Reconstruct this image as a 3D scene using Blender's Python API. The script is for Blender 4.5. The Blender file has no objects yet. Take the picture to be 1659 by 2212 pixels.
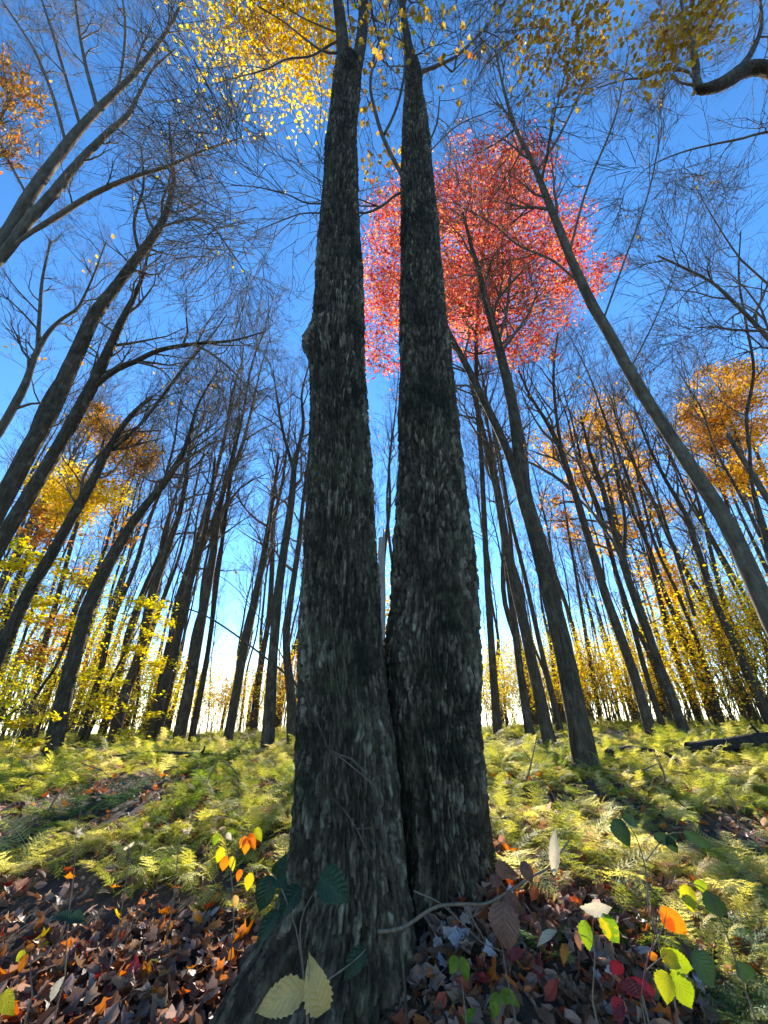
import bpy, math, random
import numpy as np
from mathutils import Vector, Matrix, Euler

R = math.radians
scene = bpy.context.scene
COL = scene.collection
rng = np.random.default_rng(7)
random.seed(7)

# ---------------------------------------------------------------- camera
PITCH = R(27.5)
FPX, CX, CY = 831.0, 829.5, 1106.0          # focal length and centre on a 1659 x 2212 grid
cam_d = bpy.data.cameras.new('camera')
cam_d.sensor_fit = 'VERTICAL'
cam_d.sensor_height = 34.6
cam_d.lens = 34.6 * FPX / 2212.0
cam_d.clip_start = 0.05
cam_d.clip_end = 3000
cam = bpy.data.objects.new('camera', cam_d)
COL.objects.link(cam)
cam.location = (0, 0, 0)
cam.rotation_euler = (R(90) + PITCH, 0, 0)
scene.camera = cam

# ---------------------------------------------------------------- sky and sun
SUN_EL, SUN_AZ = R(26.0), R(4.0)            # azimuth measured from +Y towards +X
world = bpy.data.worlds.new('World')
scene.world = world
world.use_nodes = True
wn = world.node_tree
for n in list(wn.nodes):
    wn.nodes.remove(n)
sky = wn.nodes.new('ShaderNodeTexSky')
sky.sky_type = 'NISHITA'
sky.sun_disc = False
sky.sun_elevation = SUN_EL
sky.sun_rotation = SUN_AZ
sky.altitude = 1500
sky.air_density = 1.0
sky.dust_density = 0.0
sky.ozone_density = 3.0
hsv = wn.nodes.new('ShaderNodeHueSaturation')
hsv.inputs['Saturation'].default_value = 1.2
bg = wn.nodes.new('ShaderNodeBackground')
bg.inputs['Strength'].default_value = 0.13
wo = wn.nodes.new('ShaderNodeOutputWorld')
wn.links.new(sky.outputs[0], hsv.inputs['Color'])
wn.links.new(hsv.outputs[0], bg.inputs['Color'])
wn.links.new(bg.outputs[0], wo.inputs['Surface'])

sun_d = bpy.data.lights.new('sun', 'SUN')
sun_d.energy = 5.0
sun_d.angle = R(0.5)
sun_d.color = (1.0, 0.93, 0.80)
sun = bpy.data.objects.new('sun', sun_d)
COL.objects.link(sun)
to_sun = Vector((math.sin(SUN_AZ) * math.cos(SUN_EL), math.cos(SUN_AZ) * math.cos(SUN_EL), math.sin(SUN_EL)))
sun.rotation_euler = (-to_sun).to_track_quat('-Z', 'Y').to_euler()
sun.location = (3, 20, 30)

vs = scene.view_settings
vs.view_transform = 'Standard'
vs.look = 'None'
vs.exposure = 1.65
vs.gamma = 1.0
vs.use_curve_mapping = False
scene.render.engine = 'CYCLES'
scene.cycles.max_bounces = 4
scene.cycles.transmission_bounces = 4
scene.cycles.diffuse_bounces = 2
scene.cycles.glossy_bounces = 1
scene.cycles.use_adaptive_sampling = True
scene.cycles.adaptive_threshold = 0.03
scene.cycles.use_denoising = True

# ---------------------------------------------------------------- helpers
CP, SP = math.cos(PITCH), math.sin(PITCH)


def ray(px, py):
    x, y = (px - CX) / FPX, -(py - CY) / FPX
    return np.array([x, CP - y * SP, SP + y * CP])      # depth along the axis is 1


def at(px, py, Y, lean=0.0):
    """the point of the sight line that lies in the upright sheet y = Y - lean * z"""
    d = ray(px, py)
    s = Y / (d[1] + lean * d[2])
    return d * s


def depth(p):
    return p[1] * CP + p[2] * SP


def proj(p):
    d = depth(p)
    return np.array([CX + FPX * p[0] / d, CY - FPX * (-p[1] * SP + p[2] * CP) / d])


def slant(px, py, s):
    d = ray(px, py)
    return d / np.linalg.norm(d) * s


def sstep(a, b, x):
    t = np.clip((x - a) / (b - a), 0, 1)
    return t * t * (3 - 2 * t)


def hsh(ix, iy, k=0):
    n = (np.asarray(ix).astype(np.int64) * 374761393 + np.asarray(iy).astype(np.int64) * 668265263 + k * 974634541) & 0x7fffffff
    n = ((n ^ (n >> 13)) * 1274126177) & 0x7fffffff
    n = (n ^ (n >> 16)) & 0x7fffffff
    return (n % 1000003) / 1000003.0


def vnoise(x, y, k=0, perx=None):
    x = np.asarray(x, float); y = np.asarray(y, float)
    ix, iy = np.floor(x), np.floor(y)
    fx, fy = x - ix, y - iy
    fx, fy = fx * fx * (3 - 2 * fx), fy * fy * (3 - 2 * fy)
    w = (lambda a: np.mod(a, perx)) if perx else (lambda a: a)
    a, b = hsh(w(ix), iy, k), hsh(w(ix + 1), iy, k)
    c, d = hsh(w(ix), iy + 1, k), hsh(w(ix + 1), iy + 1, k)
    return (a * (1 - fx) + b * fx) * (1 - fy) + (c * (1 - fx) + d * fx) * fy


def ground_z(x, y):
    x = np.asarray(x, float); y = np.asarray(y, float)
    z = -1.12 + 0.50 * sstep(1.6, 5.6, y) + 0.06 * sstep(5, 12, y) - 0.03 * np.clip(y - 15, 0, 8) - 0.06 * np.clip(y - 23, 0, 900)
    z = z - 0.5 * sstep(1.6, -6, y)
    z = z + 0.022 * np.clip(x, -12, 12) * sstep(3, 7, y)
    sx = np.where(x > 0.5, 1.3, 0.40)
    z = z + 0.37 * np.exp(-((x - 0.5) / sx) ** 2) * np.exp(-(np.clip(np.abs(y - 2.7) - 0.45, 0, 9) / 0.42) ** 2)
    near = 1 - sstep(40, 90, np.hypot(x, y))
    z = z + near * (0.13 * (vnoise(x * 0.55 + 3, y * 0.55, 1) - 0.5) + 0.06 * (vnoise(x * 2.1, y * 2.1, 2) - 0.5)
                    + 0.02 * (vnoise(x * 7, y * 7, 3) - 0.5))
    return z


def ground_hit(px, py):
    d = ray(px, py)
    d = d / np.linalg.norm(d)
    s = 0.4
    while s < 60:
        p = d * s
        if p[2] <= float(ground_z(p[0], p[1])):
            return p
        s += 0.01 + s * 0.004
    return d * s


def mesh_np(name, V, Q=None, T=None, smooth=True, attrs=None):
    """mesh from a vertex array and quad / triangle index arrays"""
    V = np.asarray(V, np.float32).reshape(-1, 3)
    Q = np.zeros((0, 4), np.int32) if Q is None else np.asarray(Q, np.int32).reshape(-1, 4)
    T = np.zeros((0, 3), np.int32) if T is None else np.asarray(T, np.int32).reshape(-1, 3)
    me = bpy.data.meshes.new(name)
    me.vertices.add(len(V))
    me.vertices.foreach_set('co', V.ravel())
    nl = Q.size + T.size
    me.loops.add(nl)
    me.loops.foreach_set('vertex_index', np.concatenate([Q.ravel(), T.ravel()]))
    me.polygons.add(len(Q) + len(T))
    st = np.concatenate([np.arange(len(Q)) * 4, Q.size + np.arange(len(T)) * 3]).astype(np.int32)
    me.polygons.foreach_set('loop_start', st)
    me.polygons.foreach_set('use_smooth', np.full(len(Q) + len(T), smooth))
    if attrs:
        for k, a in attrs.items():
            at_ = me.attributes.new(k, 'FLOAT', 'POINT')
            at_.data.foreach_set('value', np.asarray(a, np.float32))
    me.update(calc_edges=True)
    return me


def link(name, me, mat=None, parent=None, loc=None):
    o = bpy.data.objects.new(name, me)
    COL.objects.link(o)
    if mat is not None and me is not None and len(me.materials) == 0:
        me.materials.append(mat)
    if parent is not None:
        o.parent = parent
    if loc is not None:
        o.location = loc
    return o


def tag(o, label=None, cat=None, group=None, kind=None):
    if label: o['label'] = label
    if cat: o['category'] = cat
    if group: o['group'] = group
    if kind: o['kind'] = kind
    return o


def empty(name, loc=(0, 0, 0)):
    o = bpy.data.objects.new(name, None)
    o.empty_display_size = 0.2
    o.location = loc
    COL.objects.link(o)
    return o


class Tubes:
    """many tapering tubes, built in batches"""
    def __init__(self):
        self.b = {}

    def add(self, P, r, k):
        P = np.asarray(P, float); r = np.asarray(r, float)
        self.b.setdefault((len(P), k), []).append((P, r))

    def arrays(self, off=(0, 0, 0)):
        VV, QQ, n0 = [], [], 0
        for (n, k), L in self.b.items():
            P = np.stack([a for a, _ in L]); r = np.stack([b for _, b in L])
            B = len(P)
            t = np.gradient(P, axis=1)
            t /= np.linalg.norm(t, axis=2, keepdims=True) + 1e-9
            m = P[:, -1] - P[:, 0]
            m /= np.linalg.norm(m, axis=1, keepdims=True) + 1e-9
            ref = np.where(np.abs(m[:, 2:3]) > 0.8, np.array([[1.0, 0, 0]]), np.array([[0, 0, 1.0]]))
            u = np.cross(t, ref[:, None, :]); u /= np.linalg.norm(u, axis=2, keepdims=True) + 1e-9
            v = np.cross(t, u)
            a = np.arange(k) / k * 2 * np.pi
            V = P[:, :, None, :] + r[:, :, None, None] * (np.cos(a)[None, None, :, None] * u[:, :, None, :] + np.sin(a)[None, None, :, None] * v[:, :, None, :])
            idx = np.arange(B * n * k).reshape(B, n, k)
            i0 = idx[:, :-1]; i1 = idx[:, 1:]
            q = np.stack([i0, np.roll(i0, -1, 2), np.roll(i1, -1, 2), i1], -1).reshape(-1, 4)
            VV.append(V.reshape(-1, 3)); QQ.append(q + n0); n0 += B * n * k
        V = np.concatenate(VV) - np.asarray(off)
        return V, np.concatenate(QQ)

    def mesh(self, name, off=(0, 0, 0)):
        V, Q = self.arrays(off)
        return mesh_np(name, V, Q)


def nrm(v):
    return v / (np.linalg.norm(v) + 1e-9)


def resample(P, r, n):
    """smooth resampling (Catmull-Rom) of a traced line"""
    P = np.asarray(P, float); r = np.asarray(r, float)
    A = np.concatenate([[2 * P[0] - P[1]], P, [2 * P[-1] - P[-2]]])
    d = np.concatenate([[0], np.cumsum(np.linalg.norm(np.diff(P, axis=0), axis=1))])
    s = np.linspace(0, d[-1], n)
    out = []
    for q in s:
        i = min(max(np.searchsorted(d, q) - 1, 0), len(P) - 2)
        t = (q - d[i]) / max(d[i + 1] - d[i], 1e-9)
        p0, p1, p2, p3 = A[i], A[i + 1], A[i + 2], A[i + 3]
        out.append(0.5 * ((2 * p1) + (p2 - p0) * t + (2 * p0 - 5 * p1 + 4 * p2 - p3) * t * t + (3 * p1 - p0 - 3 * p2 + p3) * t ** 3))
    return np.array(out), np.interp(s, d, r)


def grow(tb, p, d, L, r, lev, maxlev, cfg, tips):
    """one branch with its side branches; tips collects twig ends"""
    n = (6, 5, 4, 3, 3)[min(lev, 4)]
    k = (7, 5, 4, 3, 3)[min(lev, 4)]
    P = [p]; dd = d.copy()
    w = cfg.get('wander', 0.28); up = cfg.get('up', 0.10)
    step = L / (n - 1)
    for i in range(n - 1):
        dd = nrm(dd + rng.normal(0, w, 3) + np.array([0, 0, up]))
        P.append(P[-1] + dd * step)
    P = np.array(P)
    rt = cfg.get('tip', 0.003)
    rr = r + (max(rt, r * 0.25) - r) * np.linspace(0, 1, n) ** 0.9
    tb.add(P, rr, k)
    if lev >= maxlev:
        tips.append((P[-1], nrm(P[-1] - P[-2])))
        for q in range(cfg.get('side', 1)):
            f = rng.uniform(0.25, 0.9) * (n - 1); i = min(int(f), n - 2); td = nrm(P[i + 1] - P[i])
            tips.append((P[i] + (P[i + 1] - P[i]) * (f - i), nrm(td + 0.8 * nrm(rng.normal(0, 1, 3)) + np.array([0, 0, 0.15]))))
        return
    m = cfg['n'][min(lev, len(cfg['n']) - 1)]
    m = max(1, int(round(m * rng.uniform(0.7, 1.3))))
    for j in range(m):
        t = rng.uniform(0.22, 1.0) if j else 1.0
        f = t * (n - 1); i = min(int(f), n - 2); q = P[i] + (P[i + 1] - P[i]) * (f - i)
        td = nrm(P[i + 1] - P[i])
        ax = nrm(np.cross(td, rng.normal(0, 1, 3)))
        a = R(rng.uniform(*cfg.get('ang', (25, 55)))) * (0.45 if j == 0 else 1)
        nd = td * math.cos(a) + ax * math.sin(a)
        lr = cfg.get('ratio', 0.55)
        grow(tb, q, nd, L * lr * rng.uniform(0.6, 1.25) * (1.15 - 0.45 * t), max(rt, rr[i] * rng.uniform(0.5, 0.8)), lev + 1, maxlev, cfg, tips)


def make_sprays(nf, r0, r1, ntw, seed):
    out = []
    g = np.random.default_rng(seed)
    for q in range(nf):
        tb = Tubes()
        ax = np.stack([np.linspace(0, 1, 4), np.cumsum(g.normal(0, .05, 4)), np.cumsum(g.normal(0, .05, 4))], 1); ax[0] = 0
        tb.add(ax, np.linspace(r0, r1, 4), 3)
        for i in range(ntw):
            t = g.uniform(0.12, 0.95); p = np.array([np.interp(t, np.linspace(0, 1, 4), ax[:, a]) for a in range(3)])
            a = g.uniform(0, 6.283); b_ = R(g.uniform(28, 58))
            d = np.array([math.cos(b_), math.sin(b_) * math.cos(a), math.sin(b_) * math.sin(a) * 0.6])
            l = g.uniform(0.2, 0.6) * (1.1 - 0.6 * t)
            m_ = p + d * l * 0.5 + g.normal(0, .02, 3); e = p + d * l + np.array([0.12 * l, 0, 0]) + g.normal(0, .03, 3)
            tb.add(np.array([p, m_, e]), np.array([r0 * 0.6, r0 * 0.5, r1]), 3)
        out.append(tb.arrays())
    return out


SPRAY = make_sprays(8, 0.0062, 0.0022, 7, 5)
SPRAY_FAR = make_sprays(6, 0.0055, 0.0026, 7, 6)


def stamp(tips, forms, L0, L1):
    """twig sprays set on branch ends"""
    VV, QQ, n0 = [], [], 0
    ch = rng.integers(0, len(forms), len(tips))
    P = np.array([t[0] for t in tips]); D = np.array([t[1] for t in tips])
    ref = rng.normal(0, 1, (len(tips), 3))
    y = np.cross(D, ref); y /= np.linalg.norm(y, axis=1, keepdims=True) + 1e-9
    z = np.cross(D, y)
    Mx = np.stack([D, y, z], 2) * rng.uniform(L0, L1, len(tips))[:, None, None]
    for f, (V, Q) in enumerate(forms):
        ii = np.nonzero(ch == f)[0]
        if len(ii) == 0:
            continue
        W = np.einsum('nij,vj->nvi', Mx[ii], V) + P[ii][:, None, :]
        VV.append(W.reshape(-1, 3)); QQ.append((Q[None] + (np.arange(len(ii)) * len(V))[:, None, None]).reshape(-1, 4) + n0)
        n0 += len(ii) * len(V)
    return np.concatenate(VV), np.concatenate(QQ)


def branch_mesh(name, tb, tips, forms, L0, L1):
    V, Q = tb.arrays()
    if tips:
        V2, Q2 = stamp(tips, forms, L0, L1)
        Q = np.concatenate([Q, Q2 + len(V)]); V = np.concatenate([V, V2])
    return mesh_np(name, V, Q)


def crown_from(tb, P, r, t0, n, L, cfg, maxlev, tips, spread=(30, 60), split=None):
    """branches out of the upper part of a stem; split collects (tubes, tips) branch by branch"""
    m = len(P)
    for j in range(n):
        if split is not None:
            tb, tips = Tubes(), []
            split.append((tb, tips))
        t = t0 + (1 - t0) * ((j + rng.uniform(0, 1)) / n) ** 0.85
        f = min(t, 0.999) * (m - 1); i = int(f); q = P[i] + (P[i + 1] - P[i]) * (f - i)
        td = nrm(P[i + 1] - P[i])
        ax = nrm(np.cross(td, rng.normal(0, 1, 3)))
        a = R(rng.uniform(*spread))
        nd = td * math.cos(a) + ax * math.sin(a)
        l = L * rng.uniform(0.55, 1.2) * (1.15 - 0.6 * (t - t0) / (1 - t0 + 1e-6))
        grow(tb, q, nd, l, min(r[i] * 0.6, l * 0.02 + 0.006), 1, maxlev, cfg, tips)


# leaf shapes: outline in unit length along +x, folded a little along the midrib
def leaf_verts(kind):
    if kind == 'kite':
        V = [(0, 0, 0), (.42, .34, .06), (1, 0, -.05), (.42, -.34, .06)]
        T = [(0, 2, 1), (0, 3, 2)]
    elif kind == 'oval':
        V = [(0, 0, 0), (.3, .27, .05), (.7, .22, .04), (1, 0, -.06), (.7, -.22, .04), (.3, -.27, .05)]
        T = [(0, 2, 1), (0, 3, 2), (0, 4, 3), (0, 5, 4)]
    else:   # maple
        V = [(0, 0, 0), (.04, .26, .12), (.10, .46, .20), (.34, .36, .07), (.56, .44, .16), (.66, .22, .02), (.96, .02, -.10),
             (.62, -.24, .05), (.52, -.46, .18), (.30, -.36, .06), (.06, -.44, .22), (.04, -.26, .12)]
        T = [(0, i + 1, i) for i in range(1, 11)]
        T = [(0, i + 1, i) for i in range(1, 11)]
    return np.array(V, float), np.array(T, int)


def rand_rot(n, flat=None):
    """n random rotation matrices; flat > 0 keeps leaf normals near the vertical"""
    q = rng.normal(0, 1, (n, 3))
    if flat is not None:
        nz = np.stack([rng.normal(0, flat, n), rng.normal(0, flat, n), np.ones(n)], 1)
    else:
        nz = q
    nz /= np.linalg.norm(nz, axis=1, keepdims=True)
    x = rng.normal(0, 1, (n, 3)); x -= (x * nz).sum(1, keepdims=True) * nz
    x /= np.linalg.norm(x, axis=1, keepdims=True)
    y = np.cross(nz, x)
    return np.stack([x, y, nz], 2)          # columns


def leaves_arrays(C, size, kind='kite', flat=None, jitter=0.35):
    V0, T0 = leaf_verts(kind)
    n = len(C)
    M = rand_rot(n, flat)
    s = size * rng.uniform(1 - jitter, 1 + jitter, n)
    V = np.einsum('nij,vj->nvi', M, V0) * s[:, None, None] + C[:, None, :]
    T = T0[None] + (np.arange(n) * len(V0))[:, None, None]
    rv = np.repeat(rng.uniform(0, 1, n), len(V0))
    return V.reshape(-1, 3), T.reshape(-1, 3), rv


# ---------------------------------------------------------------- materials
def mat_base(name):
    m = bpy.data.materials.new(name)
    m.use_nodes = True
    nt = m.node_tree
    for n in list(nt.nodes):
        nt.nodes.remove(n)
    out = nt.nodes.new('ShaderNodeOutputMaterial')
    return m, nt, out


def N(nt, typ, **kw):
    n = nt.nodes.new(typ)
    for k, v in kw.items():
        if k in n.inputs:
            n.inputs[k].default_value = v
        else:
            setattr(n, k, v)
    return n


def ramp(nt, stops, src, interp='LINEAR'):
    r = nt.nodes.new('ShaderNodeValToRGB')
    r.color_ramp.interpolation = interp
    els = r.color_ramp.elements
    while len(els) < len(stops):
        els.new(0.5)
    for e, (p, c) in zip(els, stops):
        e.position = p
        e.color = (*c, 1) if len(c) == 3 else c
    nt.links.new(src, r.inputs[0])
    return r.outputs[0]


def mixc(nt, fac, a, b):
    m = nt.nodes.new('ShaderNodeMix')
    m.data_type = 'RGBA'
    for s, v in ((0, fac), (6, a), (7, b)):
        if hasattr(v, 'default_value') or hasattr(v, 'is_linked'):
            nt.links.new(v, m.inputs[s])
        elif isinstance(v, (tuple, list)):
            m.inputs[s].default_value = (*v, 1) if len(v) == 3 else v
        else:
            m.inputs[s].default_value = v
    return m.outputs[2]


def coords(nt, scale, kind='Object'):
    tc = nt.nodes.new('ShaderNodeTexCoord')
    mp = nt.nodes.new('ShaderNodeMapping')
    mp.inputs['Scale'].default_value = scale
    nt.links.new(tc.outputs[kind], mp.inputs['Vector'])
    return mp.outputs[0]


def bark_mat(name, dark, light, lichen, scale=1.0, bump=0.6, lich=0.5, moss=0.0, dist=0.02, plates=True):
    m, nt, out = mat_base(name)
    L = nt.links.new
    b = N(nt, 'ShaderNodeBsdfPrincipled', Roughness=0.9)
    b.inputs['Specular IOR Level'].default_value = 0.15
    v1 = coords(nt, (9 * scale, 9 * scale, 1.6 * scale))
    n1 = N(nt, 'ShaderNodeTexNoise', Scale=3.0, Detail=6.0, Roughness=0.65)
    L(v1, n1.inputs['Vector'])
    col = ramp(nt, [(0.3, dark), (0.7, light)], n1.outputs[0])
    v2 = coords(nt, (3.5 * scale, 3.5 * scale, 2.2 * scale))
    n2 = N(nt, 'ShaderNodeTexNoise', Scale=2.2, Detail=8.0, Roughness=0.7)
    L(v2, n2.inputs['Vector'])
    f2 = ramp(nt, [(0.52, (0, 0, 0)), (0.66, (lich,) * 3)], n2.outputs[0])
    col = mixc(nt, f2, col, lichen)
    if moss:
        v3 = coords(nt, (1.3, 1.3, 0.9))
        n3 = N(nt, 'ShaderNodeTexNoise', Scale=2.0, Detail=7.0, Roughness=0.7)
        L(v3, n3.inputs['Vector'])
        f3 = ramp(nt, [(0.5, (0, 0, 0)), (0.62, (moss,) * 3)], n3.outputs[0])
        col = mixc(nt, f3, col, (0.018, 0.024, 0.012))
    L(col, b.inputs['Base Color'])
    vb = coords(nt, (26 * scale, 26 * scale, 4.5 * scale))
    n4 = N(nt, 'ShaderNodeTexNoise', Scale=1.0, Detail=5.0, Roughness=0.7, Distortion=0.6)
    L(vb, n4.inputs['Vector'])
    h = n4.outputs[0]
    if plates:
        vo = N(nt, 'ShaderNodeTexVoronoi', Scale=1.0)
        vo.feature = 'DISTANCE_TO_EDGE'
        L(vb, vo.inputs['Vector'])
        ad = N(nt, 'ShaderNodeMath', operation='ADD')
        cl = N(nt, 'ShaderNodeMath', operation='MINIMUM')
        L(vo.outputs[0], cl.inputs[0]); cl.inputs[1].default_value = 0.25
        L(cl.outputs[0], ad.inputs[0]); L(h, ad.inputs[1])
        h = ad.outputs[0]
    bp = N(nt, 'ShaderNodeBump', Strength=bump, Distance=dist)
    L(h, bp.inputs['Height'])
    L(bp.outputs[0], b.inputs['Normal'])
    L(b.outputs[0], out.inputs['Surface'])
    return m


def leaf_mat(name, stops, trans=0.5, gloss=0.12, rough=0.5, src='attr', bumpy=False, spots=None):
    """leaf: diffuse and translucent, coloured leaf by leaf"""
    m, nt, out = mat_base(name)
    L = nt.links.new
    if src == 'attr':
        a = nt.nodes.new('ShaderNodeAttribute'); a.attribute_name = 'rnd'; s = a.outputs['Fac']
    else:
        oi = nt.nodes.new('ShaderNodeObjectInfo'); s = oi.outputs['Random']
    if name == 'fern':  # gathers the painted shadow and sunlit fern tones into patches by place
        nl = N(nt, 'ShaderNodeTexNoise', Scale=0.9, Detail=3.0)
        L(oi.outputs['Location'], nl.inputs['Vector'])
        mm = N(nt, 'ShaderNodeMapRange'); mm.inputs[1].default_value = 0.32; mm.inputs[2].default_value = 0.68
        L(nl.outputs[0], mm.inputs[0])
        av = N(nt, 'ShaderNodeMix'); av.inputs[0].default_value = 0.5
        L(s, av.inputs[2]); L(mm.outputs[0], av.inputs[3]); s = av.outputs[0]
    col = ramp(nt, stops, s)
    v = coords(nt, (1, 1, 1))
    nz = N(nt, 'ShaderNodeTexNoise', Scale=38.0, Detail=3.0)
    L(v, nz.inputs['Vector'])
    hs = N(nt, 'ShaderNodeHueSaturation')
    mr = N(nt, 'ShaderNodeMapRange')
    mr.inputs[3].default_value = 0.72; mr.inputs[4].default_value = 1.25
    L(nz.outputs[0], mr.inputs[0]); L(mr.outputs[0], hs.inputs['Value']); L(col, hs.inputs['Color'])
    c = hs.outputs[0]
    if spots:
        n5 = N(nt, 'ShaderNodeTexNoise', Scale=spots[0], Detail=4.0)
        L(v, n5.inputs['Vector'])
        fs = ramp(nt, [(spots[1], (0, 0, 0)), (spots[1] + 0.07, (1, 1, 1))], n5.outputs[0])
        c = mixc(nt, fs, c, spots[2])
    hgt = None
    if name.startswith('sprig'):
        a1 = nt.nodes.new('ShaderNodeAttribute'); a1.attribute_name = 'lt'
        a2 = nt.nodes.new('ShaderNodeAttribute'); a2.attribute_name = 'lf'
        m1 = N(nt, 'ShaderNodeMath', operation='MULTIPLY'); L(a1.outputs['Fac'], m1.inputs[0]); m1.inputs[1].default_value = 8.0
        m2 = N(nt, 'ShaderNodeMath', operation='MULTIPLY_ADD'); L(a2.outputs['Fac'], m2.inputs[0]); m2.inputs[1].default_value = -2.2; L(m1.outputs[0], m2.inputs[2])
        m3 = N(nt, 'ShaderNodeMath', operation='PINGPONG'); L(m2.outputs[0], m3.inputs[0]); m3.inputs[1].default_value = 0.5
        mid = N(nt, 'ShaderNodeMath', operation='MULTIPLY'); L(a2.outputs['Fac'], mid.inputs[0]); mid.inputs[1].default_value = 3.0
        mn = N(nt, 'ShaderNodeMath', operation='MINIMUM'); L(m3.outputs[0], mn.inputs[0]); L(mid.outputs[0], mn.inputs[1])
        vf = ramp(nt, [(0.0, (0.22,) * 3), (0.12, (0.0,) * 3)], mn.outputs[0])
        hv = N(nt, 'ShaderNodeHueSaturation', Saturation=0.8, Value=1.5)
        L(c, hv.inputs['Color'])
        c = mixc(nt, vf, c, hv.outputs[0])
        hgt = mn.outputs[0]
    elif src == 'obj' and not name.startswith('fern'):
        hgt = nz.outputs[0]
    d = N(nt, 'ShaderNodeBsdfPrincipled', Roughness=rough)
    if hgt is not None:
        bpn = N(nt, 'ShaderNodeBump', Strength=0.7, Distance=0.006)
        L(hgt, bpn.inputs['Height']); L(bpn.outputs[0], d.inputs['Normal'])
    d.inputs['Specular IOR Level'].default_value = gloss * 3
    t = N(nt, 'ShaderNodeBsdfTranslucent')
    L(c, d.inputs['Base Color'])
    sat = N(nt, 'ShaderNodeHueSaturation', Saturation=1.15, Value=1.25)
    L(c, sat.inputs['Color']); L(sat.outputs[0], t.inputs['Color'])
    mx = N(nt, 'ShaderNodeMixShader'); mx.inputs[0].default_value = trans
    L(d.outputs[0], mx.inputs[1]); L(t.outputs[0], mx.inputs[2])
    L(mx.outputs[0], out.inputs['Surface'])
    return m


M = {}
def twin_bark():
    m, nt, out = mat_base('twin_bark')
    L = nt.links.new
    b = N(nt, 'ShaderNodeBsdfPrincipled', Roughness=0.85)
    b.inputs['Specular IOR Level'].default_value = 0.2
    a = nt.nodes.new('ShaderNodeAttribute'); a.attribute_name = 'plate'
    col = ramp(nt, [(0.1, (0.021, 0.014, 0.008)), (0.45, (0.058, 0.042, 0.025)), (0.7, (0.112, 0.085, 0.052)), (0.97, (0.28, 0.225, 0.145))], a.outputs['Fac'])
    v = coords(nt, (1, 1, 1))
    n1 = N(nt, 'ShaderNodeTexNoise', Scale=42.0, Detail=6.0, Roughness=0.7)
    L(coords(nt, (1, 1, 0.45)), n1.inputs['Vector'])
    hs = N(nt, 'ShaderNodeHueSaturation'); mr = N(nt, 'ShaderNodeMapRange')
    mr.inputs[1].default_value = 0.3; mr.inputs[2].default_value = 0.7; mr.inputs[3].default_value = 0.25; mr.inputs[4].default_value = 1.75
    L(n1.outputs[0], mr.inputs[0]); L(mr.outputs[0], hs.inputs['Value']); L(col, hs.inputs['Color'])
    col = hs.outputs[0]
    n2 = N(nt, 'ShaderNodeTexNoise', Scale=3.2, Detail=8.0, Roughness=0.72)
    L(v, n2.inputs['Vector'])
    col = mixc(nt, ramp(nt, [(0.55, (0, 0, 0)), (0.68, (0.6,) * 3)], n2.outputs[0]), col, (0.12, 0.13, 0.06))
    n3 = N(nt, 'ShaderNodeTexNoise', Scale=2.1, Detail=7.0, Roughness=0.72)
    L(coords(nt, (1.2, 1.2, 0.8)), n3.inputs['Vector'])
    col = mixc(nt, ramp(nt, [(0.52, (0, 0, 0)), (0.62, (0.9,) * 3)], n3.outputs[0]), col, (0.016, 0.018, 0.009))
    L(col, b.inputs['Base Color'])
    n4 = N(nt, 'ShaderNodeTexNoise', Scale=60.0, Detail=5.0, Roughness=0.7)
    L(coords(nt, (1, 1, 0.3)), n4.inputs['Vector'])
    bp = N(nt, 'ShaderNodeBump', Strength=1.0, Distance=0.02)
    L(n4.outputs[0], bp.inputs['Height']); L(bp.outputs[0], b.inputs['Normal'])
    L(b.outputs[0], out.inputs['Surface'])
    return m


M['twin_bark'] = twin_bark()
M['bark'] = bark_mat('bark', (0.038, 0.027, 0.017), (0.13, 0.097, 0.062), (0.21, 0.185, 0.12), 1.0, 1.0, 0.6, 0.4, 0.05)
M['smooth_bark'] = bark_mat('smooth_bark', (0.058, 0.044, 0.030), (0.16, 0.128, 0.086), (0.22, 0.20, 0.14), 0.8, 0.4, 0.5, 0.35, 0.015, False)
M['far_bark'] = bark_mat('far_bark', (0.042, 0.029, 0.018), (0.13, 0.095, 0.060), (0.22, 0.18, 0.12), 1.0, 1.0, 0.6, 0.3, 0.04)
M['twig'] = bark_mat('twig', (0.07, 0.051, 0.034), (0.20, 0.155, 0.106), (0.25, 0.21, 0.15), 1.0, 0.2, 0.3, 0.0, 0.01, False)
M['limb'] = bark_mat('limb', (0.06, 0.048, 0.038), (0.17, 0.14, 0.11), (0.2, 0.19, 0.15), 1.0, 0.5, 0.5, 0.2, 0.01, False)
M['dead_wood'] = bark_mat('dead_wood', (0.17, 0.14, 0.11), (0.36, 0.31, 0.26), (0.3, 0.28, 0.24), 1.0, 0.7, 0.3, 0.0, 0.02, False)
M['dry_stem'] = bark_mat('dry_stem', (0.10, 0.07, 0.045), (0.22, 0.155, 0.10), (0.3, 0.25, 0.2), 3.0, 0.2, 0.3, 0.0, 0.004, False)
M['log_bark'] = bark_mat('log_bark', (0.018, 0.014, 0.011), (0.06, 0.048, 0.038), (0.05, 0.06, 0.03), 1.0, 0.9, 0.5, 0.3, 0.03)

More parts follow.
